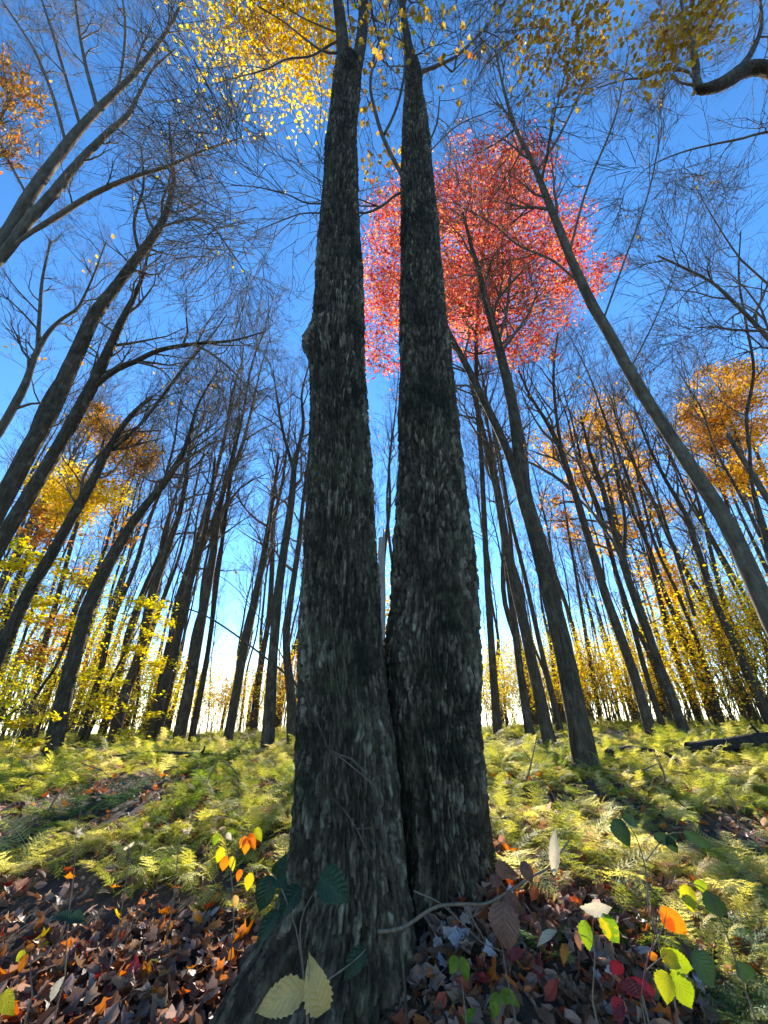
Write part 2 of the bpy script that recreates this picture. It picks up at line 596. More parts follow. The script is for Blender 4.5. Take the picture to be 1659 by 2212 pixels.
M['leaf_yellow'] = leaf_mat('leaf_yellow', [(0, (0.60, 0.36, 0.03)), (0.5, (0.76, 0.54, 0.05)), (0.85, (0.80, 0.62, 0.09)), (1, (0.62, 0.34, 0.05))], 0.6)
M['leaf_shrub'] = leaf_mat('leaf_shrub', [(0, (0.64, 0.32, 0.03)), (0.3, (0.76, 0.50, 0.04)), (0.75, (0.80, 0.62, 0.07)), (1, (0.58, 0.54, 0.08))], 0.6)
M['leaf_lime'] = leaf_mat('leaf_lime', [(0, (0.44, 0.42, 0.05)), (0.45, (0.66, 0.56, 0.07)), (0.8, (0.72, 0.58, 0.07)), (1, (0.66, 0.34, 0.05))], 0.6)
M['leaf_orange'] = leaf_mat('leaf_orange', [(0, (0.50, 0.22, 0.03)), (0.4, (0.68, 0.36, 0.04)), (0.8, (0.76, 0.48, 0.07)), (1, (0.60, 0.22, 0.07))], 0.6)
M['leaf_rust'] = leaf_mat('leaf_rust', [(0, (0.30, 0.13, 0.04)), (0.5, (0.48, 0.24, 0.05)), (1, (0.60, 0.36, 0.08))], 0.55)
M['leaf_red'] = leaf_mat('leaf_red', [(0, (0.50, 0.06, 0.06)), (0.35, (0.72, 0.17, 0.13)), (0.65, (0.78, 0.31, 0.20)), (0.85, (0.76, 0.40, 0.14)), (1, (0.74, 0.22, 0.22))], 0.6)
M['leaf_oak'] = leaf_mat('leaf_oak', [(0, (0.36, 0.21, 0.06)), (0.5, (0.54, 0.35, 0.10)), (0.9, (0.72, 0.50, 0.10)), (1, (0.48, 0.18, 0.08))], 0.55)
M['leaf_peach'] = leaf_mat('leaf_peach', [(0, (0.50, 0.22, 0.06)), (0.6, (0.64, 0.38, 0.10)), (1, (0.55, 0.18, 0.12))], 0.5)
M['fern'] = leaf_mat('fern', [(0, (0.06, 0.10, 0.025)), (0.22, (0.16, 0.21, 0.035)), (0.42, (0.29, 0.30, 0.06)), (0.62, (0.52, 0.46, 0.10)), (0.82, (0.76, 0.65, 0.26)), (0.93, (0.50, 0.36, 0.16)), (1, (0.30, 0.17, 0.08))], 0.55, 0.05, 0.6, 'obj')  # besides yellowing and browning, shadow green and sunlit straw are put into this colour
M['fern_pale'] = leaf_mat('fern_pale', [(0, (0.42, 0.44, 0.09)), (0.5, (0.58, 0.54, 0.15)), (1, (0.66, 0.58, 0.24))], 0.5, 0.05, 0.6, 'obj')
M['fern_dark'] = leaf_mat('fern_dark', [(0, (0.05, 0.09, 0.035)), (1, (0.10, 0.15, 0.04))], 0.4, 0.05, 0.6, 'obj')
M['litter'] = leaf_mat('litter', [(0, (0.08, 0.038, 0.022)), (0.25, (0.17, 0.085, 0.045)), (0.5, (0.27, 0.15, 0.095)), (0.7, (0.34, 0.215, 0.16)), (0.8, (0.42, 0.30, 0.25)), (0.86, (0.52, 0.17, 0.035)), (1, (0.34, 0.045, 0.025))], 0.42, 0.12, 0.5)
for nm, c1, c2, tr in (('brown', (0.10, 0.052, 0.034), (0.20, 0.12, 0.08), 0.25), ('grey', (0.26, 0.22, 0.21), (0.40, 0.34, 0.33), 0.15), ('tan', (0.24, 0.14, 0.08), (0.36, 0.24, 0.14), 0.3),
                       ('orange', (0.42, 0.11, 0.02), (0.54, 0.20, 0.035), 0.45), ('crimson', (0.16, 0.02, 0.022), (0.28, 0.04, 0.035), 0.3), ('yellow', (0.52, 0.34, 0.03), (0.64, 0.46, 0.06), 0.5)):
    M['fallen_' + nm] = leaf_mat('fallen_' + nm, [(0, c1), (1, c2)], tr, 0.15, 0.5, 'obj')
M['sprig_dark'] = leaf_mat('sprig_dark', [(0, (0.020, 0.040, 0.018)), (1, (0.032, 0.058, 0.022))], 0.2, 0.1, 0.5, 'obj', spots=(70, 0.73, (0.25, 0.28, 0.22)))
M['sprig_green'] = leaf_mat('sprig_green', [(0, (0.12, 0.20, 0.03)), (1, (0.24, 0.29, 0.035))], 0.5, 0.1, 0.5, 'obj', spots=(16, 0.62, (0.55, 0.42, 0.03)))
M['sprig_yellow'] = leaf_mat('sprig_yellow', [(0, (0.34, 0.34, 0.04)), (1, (0.50, 0.40, 0.05))], 0.5, 0.1, 0.5, 'obj', spots=(30, 0.70, (0.30, 0.12, 0.02)))
M['sprig_orange'] = leaf_mat('sprig_orange', [(0, (0.46, 0.14, 0.03)), (1, (0.54, 0.24, 0.06))], 0.5, 0.1, 0.5, 'obj', spots=(22, 0.6, (0.34, 0.07, 0.02)))
M['sprig_pale'] = leaf_mat('sprig_pale', [(0, (0.66, 0.42, 0.14)), (1, (0.72, 0.48, 0.17))], 0.35, 0.1, 0.5, 'obj', spots=(55, 0.70, (0.16, 0.10, 0.03)))
M['sprig_beige'] = leaf_mat('sprig_beige', [(0, (0.50, 0.42, 0.29)), (1, (0.58, 0.50, 0.36))], 0.35, 0.1, 0.6, 'obj')
M['sprig_brown'] = leaf_mat('sprig_brown', [(0, (0.16, 0.075, 0.06)), (1, (0.26, 0.13, 0.08))], 0.3, 0.1, 0.6, 'obj')
M['sprig_crimson'] = leaf_mat('sprig_crimson', [(0, (0.13, 0.02, 0.025)), (1, (0.19, 0.03, 0.035))], 0.2, 0.1, 0.6, 'obj')

m, nt, out = mat_base('soil')
b = N(nt, 'ShaderNodeBsdfPrincipled', Roughness=0.95)
v = coords(nt, (1, 1, 1))
n1 = N(nt, 'ShaderNodeTexNoise', Scale=14.0, Detail=8.0, Roughness=0.7)
nt.links.new(v, n1.inputs['Vector'])
nt.links.new(ramp(nt, [(0.3, (0.020, 0.014, 0.009)), (0.55, (0.055, 0.036, 0.022)), (0.75, (0.11, 0.07, 0.04))], n1.outputs[0]), b.inputs['Base Color'])
bp = N(nt, 'ShaderNodeBump', Strength=0.8, Distance=0.03)
nt.links.new(n1.outputs[0], bp.inputs['Height']); nt.links.new(bp.outputs[0], b.inputs['Normal'])
nt.links.new(b.outputs[0], out.inputs['Surface'])
M['soil'] = m

# ---------------------------------------------------------------- ground
def make_ground():
    g = np.concatenate([-np.geomspace(900, 12, 22), np.linspace(-11.6, 11.6, 170), np.geomspace(12, 900, 22)])
    h = np.concatenate([-np.geomspace(900, 8, 16), np.linspace(-7.5, 0.8, 24), np.linspace(0.9, 14, 150), np.linspace(14.3, 40, 60), np.geomspace(42, 900, 18)])
    X, Y = np.meshgrid(g, h)
    Z = ground_z(X, Y)
    V = np.stack([X, Y, Z], -1).reshape(-1, 3)
    i = np.arange(len(h) * len(g)).reshape(len(h), len(g))
    Q = np.stack([i[:-1, :-1], i[:-1, 1:], i[1:, 1:], i[1:, :-1]], -1).reshape(-1, 4)
    return tag(link('ground', mesh_np('ground', V, Q), M['soil']), kind='structure')


make_ground()

# ---------------------------------------------------------------- the twin trunk
def bark_height(s, t, nper, k):
    """furrowed bark: wandering upright ridges broken by cracks; s around in ridges (period nper), t along in plates"""
    w1 = vnoise(s / 3.0, t * 0.55, k + 5, nper // 3) - 0.5
    w2 = vnoise(s, t * 1.7, k + 6, nper) - 0.5
    w3 = vnoise(s * 2, t * 4.0, k + 7, nper * 2) - 0.5
    sp = s + 1.7 * w1 + 0.7 * w2 + 0.28 * w3
    i = np.mod(np.floor(sp), nper)
    f = sp - np.floor(sp)
    ridge = sstep(0.0, 0.27, np.minimum(f, 1 - f))
    ln = 0.55 + 1.1 * hsh(i, i * 0 + 3, k + 8)
    tp = t / ln + 7.0 * hsh(i, i * 0, k + 9) + 0.5 * w2 + 0.35 * w3 + 0.3 * (f - 0.5)
    j = np.floor(tp); g = tp - j
    crack = sstep(0.0, 0.12, np.minimum(g, 1 - g))
    cid = hsh(i, j, k + 2)
    h = ridge * (0.35 + 0.65 * crack) * (0.55 + 0.45 * cid) + 0.18 * ridge * (0.5 - g) + 0.22 * w3
    return h, cid


def edge_stem(rows, Y0, lean, k, ncell, root=None, plate_t=0.075, nfront=270, nback=36, nrow=660, amp=0.027, bottom=None):
    """a stem whose left and right outline is traced; returns mesh arrays, centre line and radii"""
    C, rad = [], []
    for y, xl, xr in rows:
        p = at((xl + xr) / 2, y, Y0, lean)
        C.append(p); rad.append((xr - xl) / 2 * depth(p) / FPX)
    C = np.array(C); rad = np.array(rad)
    P, r = resample(C, rad, nrow)
    # denser rows near the viewer
    u = np.linspace(0, 1, nrow) ** 1.5
    P = np.stack([np.interp(u, np.linspace(0, 1, nrow), P[:, a]) for a in range(3)], 1)
    r = np.interp(u, np.linspace(0, 1, nrow), r)
    L = np.concatenate([[0], np.cumsum(np.linalg.norm(np.diff(P, axis=0), axis=1))])
    th = np.concatenate([np.linspace(-0.28 * np.pi, 1.28 * np.pi, nfront, endpoint=False), np.linspace(1.28 * np.pi, 1.72 * np.pi, nback, endpoint=False)])
    TH, LL = np.meshgrid(th, L)
    RR = np.repeat(r[:, None], len(th), 1)
    s = np.mod(TH / (2 * np.pi), 1.0) * ncell
    big = vnoise(np.mod(TH / (2 * np.pi), 1.0) * 6, LL * 1.7, k + 20, 6) - 0.5
    mid = vnoise(np.mod(TH / (2 * np.pi), 1.0) * 16, LL * 5, k + 21, 16) - 0.5
    h, cid = bark_height(s, LL / plate_t, ncell, k)
    h2, cid2 = bark_height(s / 3.0, LL / (plate_t * 3.2), ncell // 3, k + 50)
    patch = 0.55 + 0.9 * vnoise(np.mod(TH / (2 * np.pi), 1.0) * 9, LL * 2.3, k + 40, 9)
    h = 1.0 * h * patch + 0.35 * h2
    cid = np.clip(0.55 * cid + 0.2 * cid2 + 0.35 * vnoise(np.mod(TH / (2 * np.pi), 1.0) * ncell * 2, LL / plate_t * 2.5, k + 60, ncell * 2) + 0.3 * (patch - 1.0), 0, 1)
    sub = vnoise(np.mod(TH / (2 * np.pi), 1.0) * ncell * 4, LL / plate_t * 5, k + 30, ncell * 4) - 0.5
    RR = RR * (0.965 + 0.05 * big) + 0.010 * mid + amp * h + 0.007 * sub - 0.010
    if root is not None:
        RR = RR + root(TH, P[:, 2][:, None], r[:, None])
    # th = 0 is +X, pi/2 faces the camera (-Y)
    V = np.stack([P[:, 0][:, None] + RR * np.cos(TH), P[:, 1][:, None] - RR * np.sin(TH) * 0.95, np.repeat(P[:, 2][:, None], len(th), 1)], -1)
    n, mth = V.shape[:2]
    i = np.arange(n * mth).reshape(n, mth)
    a = i[:-1]; b_ = i[1:]
    Q = np.stack([a, b_, np.roll(b_, -1, 1), np.roll(a, -1, 1)], -1).reshape(-1, 4)
    return V.reshape(-1, 3), Q, P, r, {'plate': cid.ravel()}


LEFT_ROWS = [(2420, 410, 905), (2300, 455, 892), (2212, 497, 885), (2100, 545, 880), (2000, 597, 876), (1900, 628, 872), (1800, 632, 868), (1700, 638, 862), (1600, 643, 852),
             (1500, 648, 838), (1400, 652, 829), (1300, 656, 818), (1200, 660, 808), (1100, 664, 800), (1000, 669, 795), (900, 674, 790), (800, 675, 785), (745, 670, 784), (700, 680, 783),
             (600, 686, 779), (500, 693, 775), (400, 700, 772), (300, 707, 769), (230, 716, 772), (170, 722, 780), (140, 727, 778)]
RIGHT_ROWS = [(2060, 868, 1078), (1980, 874, 1064), (1900, 872, 1056), (1800, 866, 1052), (1700, 855, 1047), (1600, 842, 1040), (1500, 835, 1036), (1400, 838, 1030), (1300, 847, 1025), (1200, 852, 1018),
              (1100, 857, 1008), (1000, 862, 997), (900, 864, 985), (800, 866, 975), (700, 867, 965), (600, 868, 955), (500, 868, 945), (400, 868, 935), (300, 871, 927), (220, 876, 914), (160, 880, 908), (130, 880, 900)]


def root_left(TH, z, r):
    low = sstep(-0.45, -1.15, z)
    rib = np.zeros_like(TH + z)
    for a0, w, am in ((R(155), 0.24, 0.13), (R(92), 0.20, 0.10), (R(62), 0.14, 0.05), (R(28), 0.2, 0.07), (R(205), 0.3, 0.08), (R(320), 0.4, 0.06)):
        dth = (TH - a0 + np.pi) % (2 * np.pi) - np.pi
        rib = rib + am * np.exp(-(dth / w) ** 2)
    dth = (TH - R(122) + np.pi) % (2 * np.pi) - np.pi
    rib = rib - 0.10 * np.exp(-(dth / 0.16) ** 2) * sstep(-0.75, -1.0, z)
    burl = 0.05 * np.exp(-((z - 2.5) / 0.13) ** 2) * np.exp(-(((TH - np.pi + np.pi) % (2 * np.pi) - np.pi) / 0.5) ** 2)
    rough = 0.10 * low * (vnoise(np.mod(TH / (2 * np.pi), 1.0) * 26, z * 5.0, 71, 26) - 0.5) + 0.05 * low * (vnoise(np.mod(TH / (2 * np.pi), 1.0) * 70, z * 11.0, 72, 70) - 0.5)
    return rib * low + burl + rough


def root_right(TH, z, r):
    low = sstep(-0.35, -1.0, z)
    rib = np.zeros_like(TH + z)
    for a0, w, am in ((R(70), 0.25, 0.06), (R(10), 0.3, 0.07), (R(130), 0.22, 0.05), (R(250), 0.4, 0.08)):
        dth = (TH - a0 + np.pi) % (2 * np.pi) - np.pi
        rib = rib + am * np.exp(-(dth / w) ** 2)
    dth = (TH - R(118) + np.pi) % (2 * np.pi) - np.pi
    groove = -0.07 * np.exp(-(dth / 0.13) ** 2) * sstep(0.35, -0.4, z)
    # old scar high on the stem
    d2 = (TH - R(118) + np.pi) % (2 * np.pi) - np.pi
    scar = -0.035 * np.exp(-(d2 / 0.12) ** 2) * np.exp(-((z - 1.55) / 0.16) ** 2)
    return rib * low + groove + scar


LEAN = 0.09
YL, YR = 2.25, 2.42
twin = empty('twin_trunk_tree', (-0.05, 2.2, -1.1))
VL, QL, PL, RL, AL = edge_stem(LEFT_ROWS, YL, LEAN, 100, 87, root_left)
o = link('trunk', mesh_np('trunk', VL, QL, None, True, AL), M['twin_bark']); o.parent = twin; o.matrix_parent_inverse = Matrix.Translation(-twin.location)
o['label'] = 'left stem of the twin trunk, spreading into a root at the bottom'
VR, QR, PR, RRr, AR = edge_stem(RIGHT_ROWS, YR, LEAN, 200, 81, root_right)
o = link('trunk', mesh_np('trunk', VR, QR, None, True, AR), M['twin_bark']); o.parent = twin; o.matrix_parent_inverse = Matrix.Translation(-twin.location)
o['label'] = 'right stem of the twin trunk with a dark hollow at its foot'


def trace(pts, Y, lean=0.0, n=None):
    """centre line and radii from traced (x, y, width) points"""
    P = np.array([at(x, y, Y, lean) for x, y, w in pts])
    t = np.gradient(P, axis=0)
    r = []
    for (x, y, w), p, tt in zip(pts, P, t):
        e = nrm(np.cross(p, tt)) * 0.05             # towards the outline of the stem
        a, b_, c = proj(p), proj(p + e), proj(p + nrm(tt) * 0.05)
        ax = nrm(c - a)
        perp = abs((b_ - a)[0] * ax[1] - (b_ - a)[1] * ax[0])
        r.append(0.05 * 0.82 * w * (abs(ax[1]) ** 0.7 if abs(ax[1]) > 0.55 else 0.9) / 2 / max(perp, 1e-6))
    return resample(P, np.array(r), n or max(6, len(pts) * 3))


def child(name, me, mat, parent, label=None):
    o = link(name, me, mat)
    o.parent = parent
    o.matrix_parent_inverse = Matrix.Translation(-parent.location)
    if label: o['label'] = label
    return o


def clump_leaves(blobs, s_def, per_px, size, kind, flat=0.6, clumps=9, cr=0.34, squash=0.6, sheet=None):
    """leaf positions: each traced blob (px, py, r px, density, slant) is filled with small clumps"""
    out, cc = [], []
    for bl in blobs:
        px, py, rp = bl[:3]
        dens = bl[3] if len(bl) > 3 else 1.0
        s = bl[4] if len(bl) > 4 else s_def
        c = at(px, py, *sheet) if sheet else slant(px, py, s)
        rw = rp * depth(c) / FPX
        nleaf = int(per_px * rp * rp * dens)
        nc = max(3, int(clumps * (rp / 60.0) ** 1.3))
        d = rng.normal(0, 1, (nc, 3)); d /= np.linalg.norm(d, axis=1, keepdims=True)
        cen = c + d * rw * (rng.uniform(0, 1, (nc, 1)) ** 0.45) * np.array([1, 1, 0.95])
        cc.append(cen)
        wt = rng.uniform(0.3, 1.6, nc); wt /= wt.sum()
        for q, f in zip(cen, wt):
            m_ = max(2, int(nleaf * f))
            out.append(q + rng.normal(0, 1, (m_, 3)) * rw * cr * rng.uniform(0.6, 1.2) * np.array([1, 1, squash]))
    return np.concatenate(out), np.concatenate(cc)


def foliage_part(parent, C, size, kind, mat, flat=0.7, name='foliage', label=None):
    V, T, rv = leaves_arrays(C, size, kind, flat)
    me = mesh_np(name, V, None, T, False, {'rnd': rv})
    o = child(name, me, M[mat], parent, label)
    o['kind'] = 'stuff'
    return o


# limbs of the twin tree
CFG = {'n': (7, 7, 5, 4), 'wander': 0.24, 'up': 0.05, 'tip': 0.0022, 'ratio': 0.55, 'ang': (22, 55)}
LIMBS = [
    (YL, [(748, 190, 46), (742, 130, 36), (738, 70, 31), (730, 0, 27), (722, -80, 22), (715, -180, 15), (712, -300, 9)], 10),
    (YL, [(760, 185, 40), (775, 120, 34), (783, 60, 28), (786, 0, 24), (790, -80, 19), (800, -180, 13), (806, -300, 8)], 10),
    (YL, [(730, 88, 10), (700, 105, 10), (670, 122, 9), (620, 128, 8), (575, 150, 7), (520, 165, 5), (450, 185, 3)], 6),
    (YL, [(735, 115, 12), (700, 112, 10), (660, 85, 9), (610, 45, 7), (560, 15, 6), (510, -20, 4)], 6),
    (YL, [(728, 70, 8), (690, 55, 7), (640, 30, 6), (590, -15, 4)], 5),
    (YR, [(893, 170, 34), (885, 110, 24), (876, 60, 20), (868, 0, 17), (862, -90, 12), (858, -200, 7)], 9),
    (YR, [(897, 165, 22), (920, 152, 17), (950, 140, 15), (985, 122, 12), (1030, 80, 9), (1080, 20, 6), (1120, -50, 4)], 8),
    (YR, [(958, 138, 9), (978, 155, 8), (985, 130, 6), (990, 110, 5)], 3),
    (YR, [(872, 385, 14), (850, 345, 13), (825, 290, 12), (808, 230, 9), (800, 180, 7), (812, 110, 7), (830, 60, 5), (850, -20, 4)], 7),
    (YR, [(830, 290, 9), (850, 250, 8), (868, 190, 7), (875, 120, 6), (860, 40, 4)], 5),
    (YR, [(868, 415, 12), (850, 425, 12), (825, 445, 10), (790, 460, 8), (760, 455, 6)], 4),
    (YL, [(700, 440, 6), (660, 438, 6), (620, 420, 5), (560, 405, 4), (500, 400, 3)], 6),
    (YL, [(700, 460, 6), (650, 462, 5), (600, 480, 4), (550, 500, 3)], 5),
    (YR, [(920, 320, 7), (935, 290, 6), (945, 260, 5), (950, 210, 3)], 4),
    (YR, [(925, 330, 5), (990, 270, 4), (1060, 240, 3), (1120, 210, 2)], 5),
]
for Yq, pts, nb in LIMBS:
    P, r = trace(pts, Yq, LEAN)
    tl, tips_t = Tubes(), []
    tl.add(P, r, 8)
    crown_from(tl, P, r, 0.3, nb, 1.0, CFG, 2, tips_t, (25, 60))
    child('limb', branch_mesh('limb', tl, tips_t, SPRAY, 0.35, 0.8), M['bark' if pts[0][2] > 30 else 'limb'], twin)
CY_, cc = clump_leaves([(600, 30, 110, 1.2), (560, 60, 90, 1.0), (640, 110, 80, 1.3), (690, 160, 55, 1.2), (520, 20, 80, 0.8), (470, 100, 80, 0.3), (510, 210, 90, 0.22), (600, 250, 60, 0.15), (640, 20, 70, 1),
                         (700, 40, 50, 0.8), (690, 230, 40, 0.3)], 9.0, 0.085, 0.1, 'maple', cr=0.5, clumps=14)
foliage_part(twin, CY_, 0.05, 'maple', 'leaf_yellow', None, label='golden yellow leaves beside the tops of the stems')
CY_, cc = clump_leaves([(800, 200, 60, 0.25), (830, 330, 60, 0.3), (800, 420, 50, 0.15), (930, 60, 60, 0.25), (1000, 160, 60, 0.12), (810, 60, 60, 0.4)], 7.0, 0.05, 0.08, 'maple')
foliage_part(twin, CY_, 0.06, 'maple', 'leaf_oak', 0.9, label='few faded leaves left between the stems')
tag(twin, 'big twin trunk tree with dark shaggy bark in the middle of the picture', 'tree')

# ---------------------------------------------------------------- other traced trees
def stem_mesh(name, P, r, k, amp=0.10, seed=0):
    """one stem as a lumpy tube, with a flared foot where it stands on the ground"""
    n = max(len(P) * 3, 30)
    P, r = resample(P, r, n)
    a = np.arange(k) / k * 2 * np.pi
    t = np.gradient(P, axis=0); t /= np.linalg.norm(t, axis=1, keepdims=True)
    u = np.cross(t, np.array([0, 1.0, 0])); u /= np.linalg.norm(u, axis=1, keepdims=True)
    w = np.cross(t, u)
    L = np.concatenate([[0], np.cumsum(np.linalg.norm(np.diff(P, axis=0), axis=1))])
    A, LL = np.meshgrid(a / (2 * np.pi), L)
    nz = vnoise(A * 5, LL * 1.3, seed, 5) - 0.5 + 0.5 * (vnoise(A * 12, LL * 6, seed + 1, 12) - 0.5)
    RR = r[:, None] * (1 + amp * 1.6 * nz)
    V = P[:, None, :] + RR[..., None] * (np.cos(a)[None, :, None] * u[:, None, :] + np.sin(a)[None, :, None] * w[:, None, :])
    i = np.arange(n * k).reshape(n, k)
    Q = np.stack([i[:-1], np.roll(i[:-1], -1, 1), np.roll(i[1:], -1, 1), i[1:]], -1).reshape(-1, 4)
    T = np.array([[i[-1, 0], i[-1, j], i[-1, j + 1]] for j in range(1, k - 1)])
    return mesh_np(name, V.reshape(-1, 3), Q, T)


def to_ground(P, r, flare=1.5):
    """carry the lower end of a stem down into the ground, with a spreading foot"""
    p = P[0].copy()
    g = float(ground_z(p[0], p[1]))
    if p[2] > g - 0.1:
        d = nrm(P[0] - P[min(3, len(P) - 1)])
        d = d / max(-d[2], 0.35) if d[2] < -0.1 else np.array([0, 0, -1.0])
        q = p + d * (p[2] - (g - 0.1))
        q[2] = float(ground_z(q[0], q[1])) - 0.1
        m_ = p * 0.25 + q * 0.75 + np.array([0, 0, 0.1])
        P = np.concatenate([[q, m_], P]); r = np.concatenate([[r[0] * flare, r[0] * 1.12], r])
    return P, r


def traced_tree(name, label, Y, stems, lean=0.0, bark='bark', nb=14, Lb=2.2, t0=0.4, maxlev=2, cfg=None, cat='tree', group=None, k=14, foliage=None, twig='twig', base=True, spray=1.0):
    cfg = cfg or {'n': (6, 5, 5, 4), 'side': 1, 'wander': 0.2, 'up': 0.09, 'tip': 0.0035, 'ratio': 0.52, 'ang': (22, 52)}
    main = None
    tips, split = [], []
    meshes = []
    for si, st in enumerate(stems):
        P, r = trace(st, Y, lean)
        if si == 0:
            if base:
                P, r = to_ground(P, r)
            loc = P[0].copy(); loc[2] = float(ground_z(loc[0], loc[1])) if base else P[0][2]
            root = empty(name, tuple(loc))
        meshes.append((P, r))
    for si, (P, r) in enumerate(meshes):
        if si == 0 or r[0] > 0.035:
            child('trunk' if si == 0 else 'stem', stem_mesh('trunk', P, r, k if si == 0 else 10, seed=abs(hash(name)) % 97 if False else si + len(name)), M[bark], root)
            if nb:
                crown_from(None, P, r, t0 if si == 0 else 0.2, max(3, int(nb * (1 if si == 0 else 0.6))), Lb * (1 if si == 0 else 0.75), cfg, maxlev, None, (25, 58), split)
        else:
            tb, tp = Tubes(), []
            tb.add(P, r, 8)
            if nb:
                crown_from(tb, P, r, 0.2, max(3, int(nb * 0.5)), Lb * 0.6, cfg, maxlev, tp, (25, 58))
            split.append((tb, tp))
    for tb, tp in split:
        tips += tp
        child('branch', branch_mesh('branch', tb, tp, SPRAY, 0.4 * spray, 0.95 * spray), M[twig], root)
    if foliage:
        for (mat, size, per, kind) in foliage:
            if len(tips):
                T = np.array([t[0] for t in tips]); pick = T[rng.random(len(T)) < per]
                if len(pick) > 3:
                    pick = np.repeat(pick, 2, 0) + rng.normal(0, 0.06, (len(pick) * 2, 3))
                    foliage_part(root, pick, size, kind, mat)
    tag(root, label, cat, group)
    return root


traced_tree('double_stem_tree', 'dark double-stemmed tree just right of the twin trunk', 5.2,
            [[(1265, 1650, 74), (1245, 1550, 60), (1215, 1400, 52), (1180, 1250, 46), (1155, 1150, 42), (1130, 1060, 40), (1118, 960, 30), (1105, 870, 28), (1085, 780, 26), (1070, 720, 24), (1050, 650, 19), (1030, 570, 14), (1015, 520, 10), (1000, 460, 6)],
             [(1128, 1070, 28), (1090, 960, 24), (1045, 865, 22), (1005, 785, 20), (980, 740, 18), (955, 690, 14), (930, 630, 9), (915, 560, 5)],
             [(1082, 760, 10), (1120, 710, 8), (1145, 670, 6), (1165, 620, 4)], [(1078, 735, 9), (1095, 670, 8), (1100, 600, 5)]], 0.02, nb=12, Lb=1.5, t0=0.55)
traced_tree('leaning_tree', 'tall grey leaning tree rising from the right edge past the red crown', 4.6,
            [[(1800, 1640, 76), (1740, 1500, 68), (1690, 1390, 62), (1659, 1325, 60), (1620, 1235, 56), (1570, 1130, 51), (1500, 1020, 47), (1440, 930, 43), (1370, 820, 38), (1310, 710, 34), (1270, 640, 31), (1230, 550, 27), (1190, 450, 22), (1150, 350, 16), (1115, 280, 12), (1090, 200, 8), (1070, 110, 5)],
             [(1250, 610, 10), (1190, 560, 9), (1120, 530, 7), (1060, 480, 5), (1000, 450, 3)], [(1160, 370, 8), (1210, 290, 7), (1260, 180, 5), (1290, 60, 4)],
             [(1300, 700, 6), (1350, 560, 5), (1400, 420, 4), (1430, 280, 3)], [(1360, 800, 5), (1420, 680, 4), (1470, 540, 3), (1500, 380, 2)], [(1230, 545, 7), (1270, 400, 6), (1330, 250, 5), (1360, 100, 3)]], 0.05, nb=16, Lb=1.8, t0=0.5, bark='smooth_bark', k=18,
            cfg={'side': 1, 'n': (7, 6, 5, 4), 'wander': 0.13, 'up': 0.14, 'tip': 0.003, 'ratio': 0.55, 'ang': (18, 45)}, foliage=[('leaf_oak', 0.07, 0.03, 'maple')])
traced_tree('straight_tree', 'straight tree between the twin trunk and the double-stemmed tree', 8.0,
            [[(1182, 1582, 36), (1160, 1480, 30), (1125, 1320, 28), (1095, 1180, 24), (1070, 1040, 20), (1050, 960, 16), (1030, 880, 12), (1015, 820, 8), (1005, 760, 5)]], nb=14, Lb=1.8, t0=0.5, bark='far_bark')
traced_tree('slim_tree', 'slim bare tree close behind the straight tree right of the twin trunk', 9.0,
            [[(1143, 1575, 26), (1120, 1420, 19), (1096, 1230, 15), (1075, 1080, 11), (1060, 960, 8), (1045, 860, 5)]], nb=12, Lb=1.7, t0=0.5, bark='far_bark')
traced_tree('forked_tree', 'dark tree with forked top to the right of the double-stemmed tree', 9.0,
            [[(1405, 1575, 34), (1370, 1460, 28), (1310, 1290, 25), (1270, 1160, 22), (1240, 1060, 19), (1210, 970, 16), (1180, 910, 12), (1145, 855, 8), (1120, 800, 5)],
             [(1213, 975, 10), (1200, 880, 9), (1196, 800, 7), (1205, 720, 4)]], nb=15, Lb=2.3, t0=0.5, bark='far_bark', foliage=[('leaf_rust', 0.09, 0.05, 'kite')])
traced_tree('slanting_tree', 'slanting tree with orange leaves on its fork left of the leaning grey tree', 10.0,
            [[(1478, 1580, 32), (1440, 1480, 26), (1400, 1370, 24), (1350, 1230, 21), (1325, 1140, 18), (1300, 1050, 14), (1275, 980, 10), (1255, 900, 6)],
             [(1345, 1225, 12), (1350, 1130, 10), (1335, 1040, 8), (1320, 950, 5)]], nb=14, Lb=2.3, t0=0.45, bark='far_bark', foliage=[('leaf_orange', 0.11, 0.22, 'kite')])
traced_tree('slender_tree', 'slender tree between the orange-leaved slanting tree and the right edge', 12.0,
            [[(1552, 1565, 22), (1500, 1430, 18), (1440, 1290, 14), (1400, 1180, 12), (1360, 1090, 9), (1330, 1000, 6), (1310, 920, 4)]], nb=12, Lb=2.2, t0=0.45, bark='far_bark', foliage=[('leaf_orange', 0.11, 0.12, 'kite')])
traced_tree('hooked_tree', 'tree with a kinked upper stem standing in the yellow shrubs at right', 10.0,
            [[(1655, 1540, 32), (1600, 1420, 26), (1540, 1290, 22), (1505, 1180, 18), (1480, 1110, 15), (1440, 1040, 11), (1400, 960, 8), (1370, 880, 5)],
             [(1500, 1330, 12), (1460, 1200, 10), (1425, 1090, 8), (1400, 1010, 5)]], nb=14, Lb=2.2, t0=0.45, bark='far_bark', foliage=[('leaf_orange', 0.11, 0.12, 'kite')])
traced_tree('broken_snag', 'broken grey snag leaning in from the right edge', 7.0,
            [[(1850, 1560, 34), (1760, 1290, 28), (1690, 1130, 25), (1650, 1065, 22), (1610, 1000, 19), (1585, 960, 17), (1572, 938, 15)]], nb=3, Lb=0.8, t0=0.5, bark='smooth_bark', cat='dead tree')
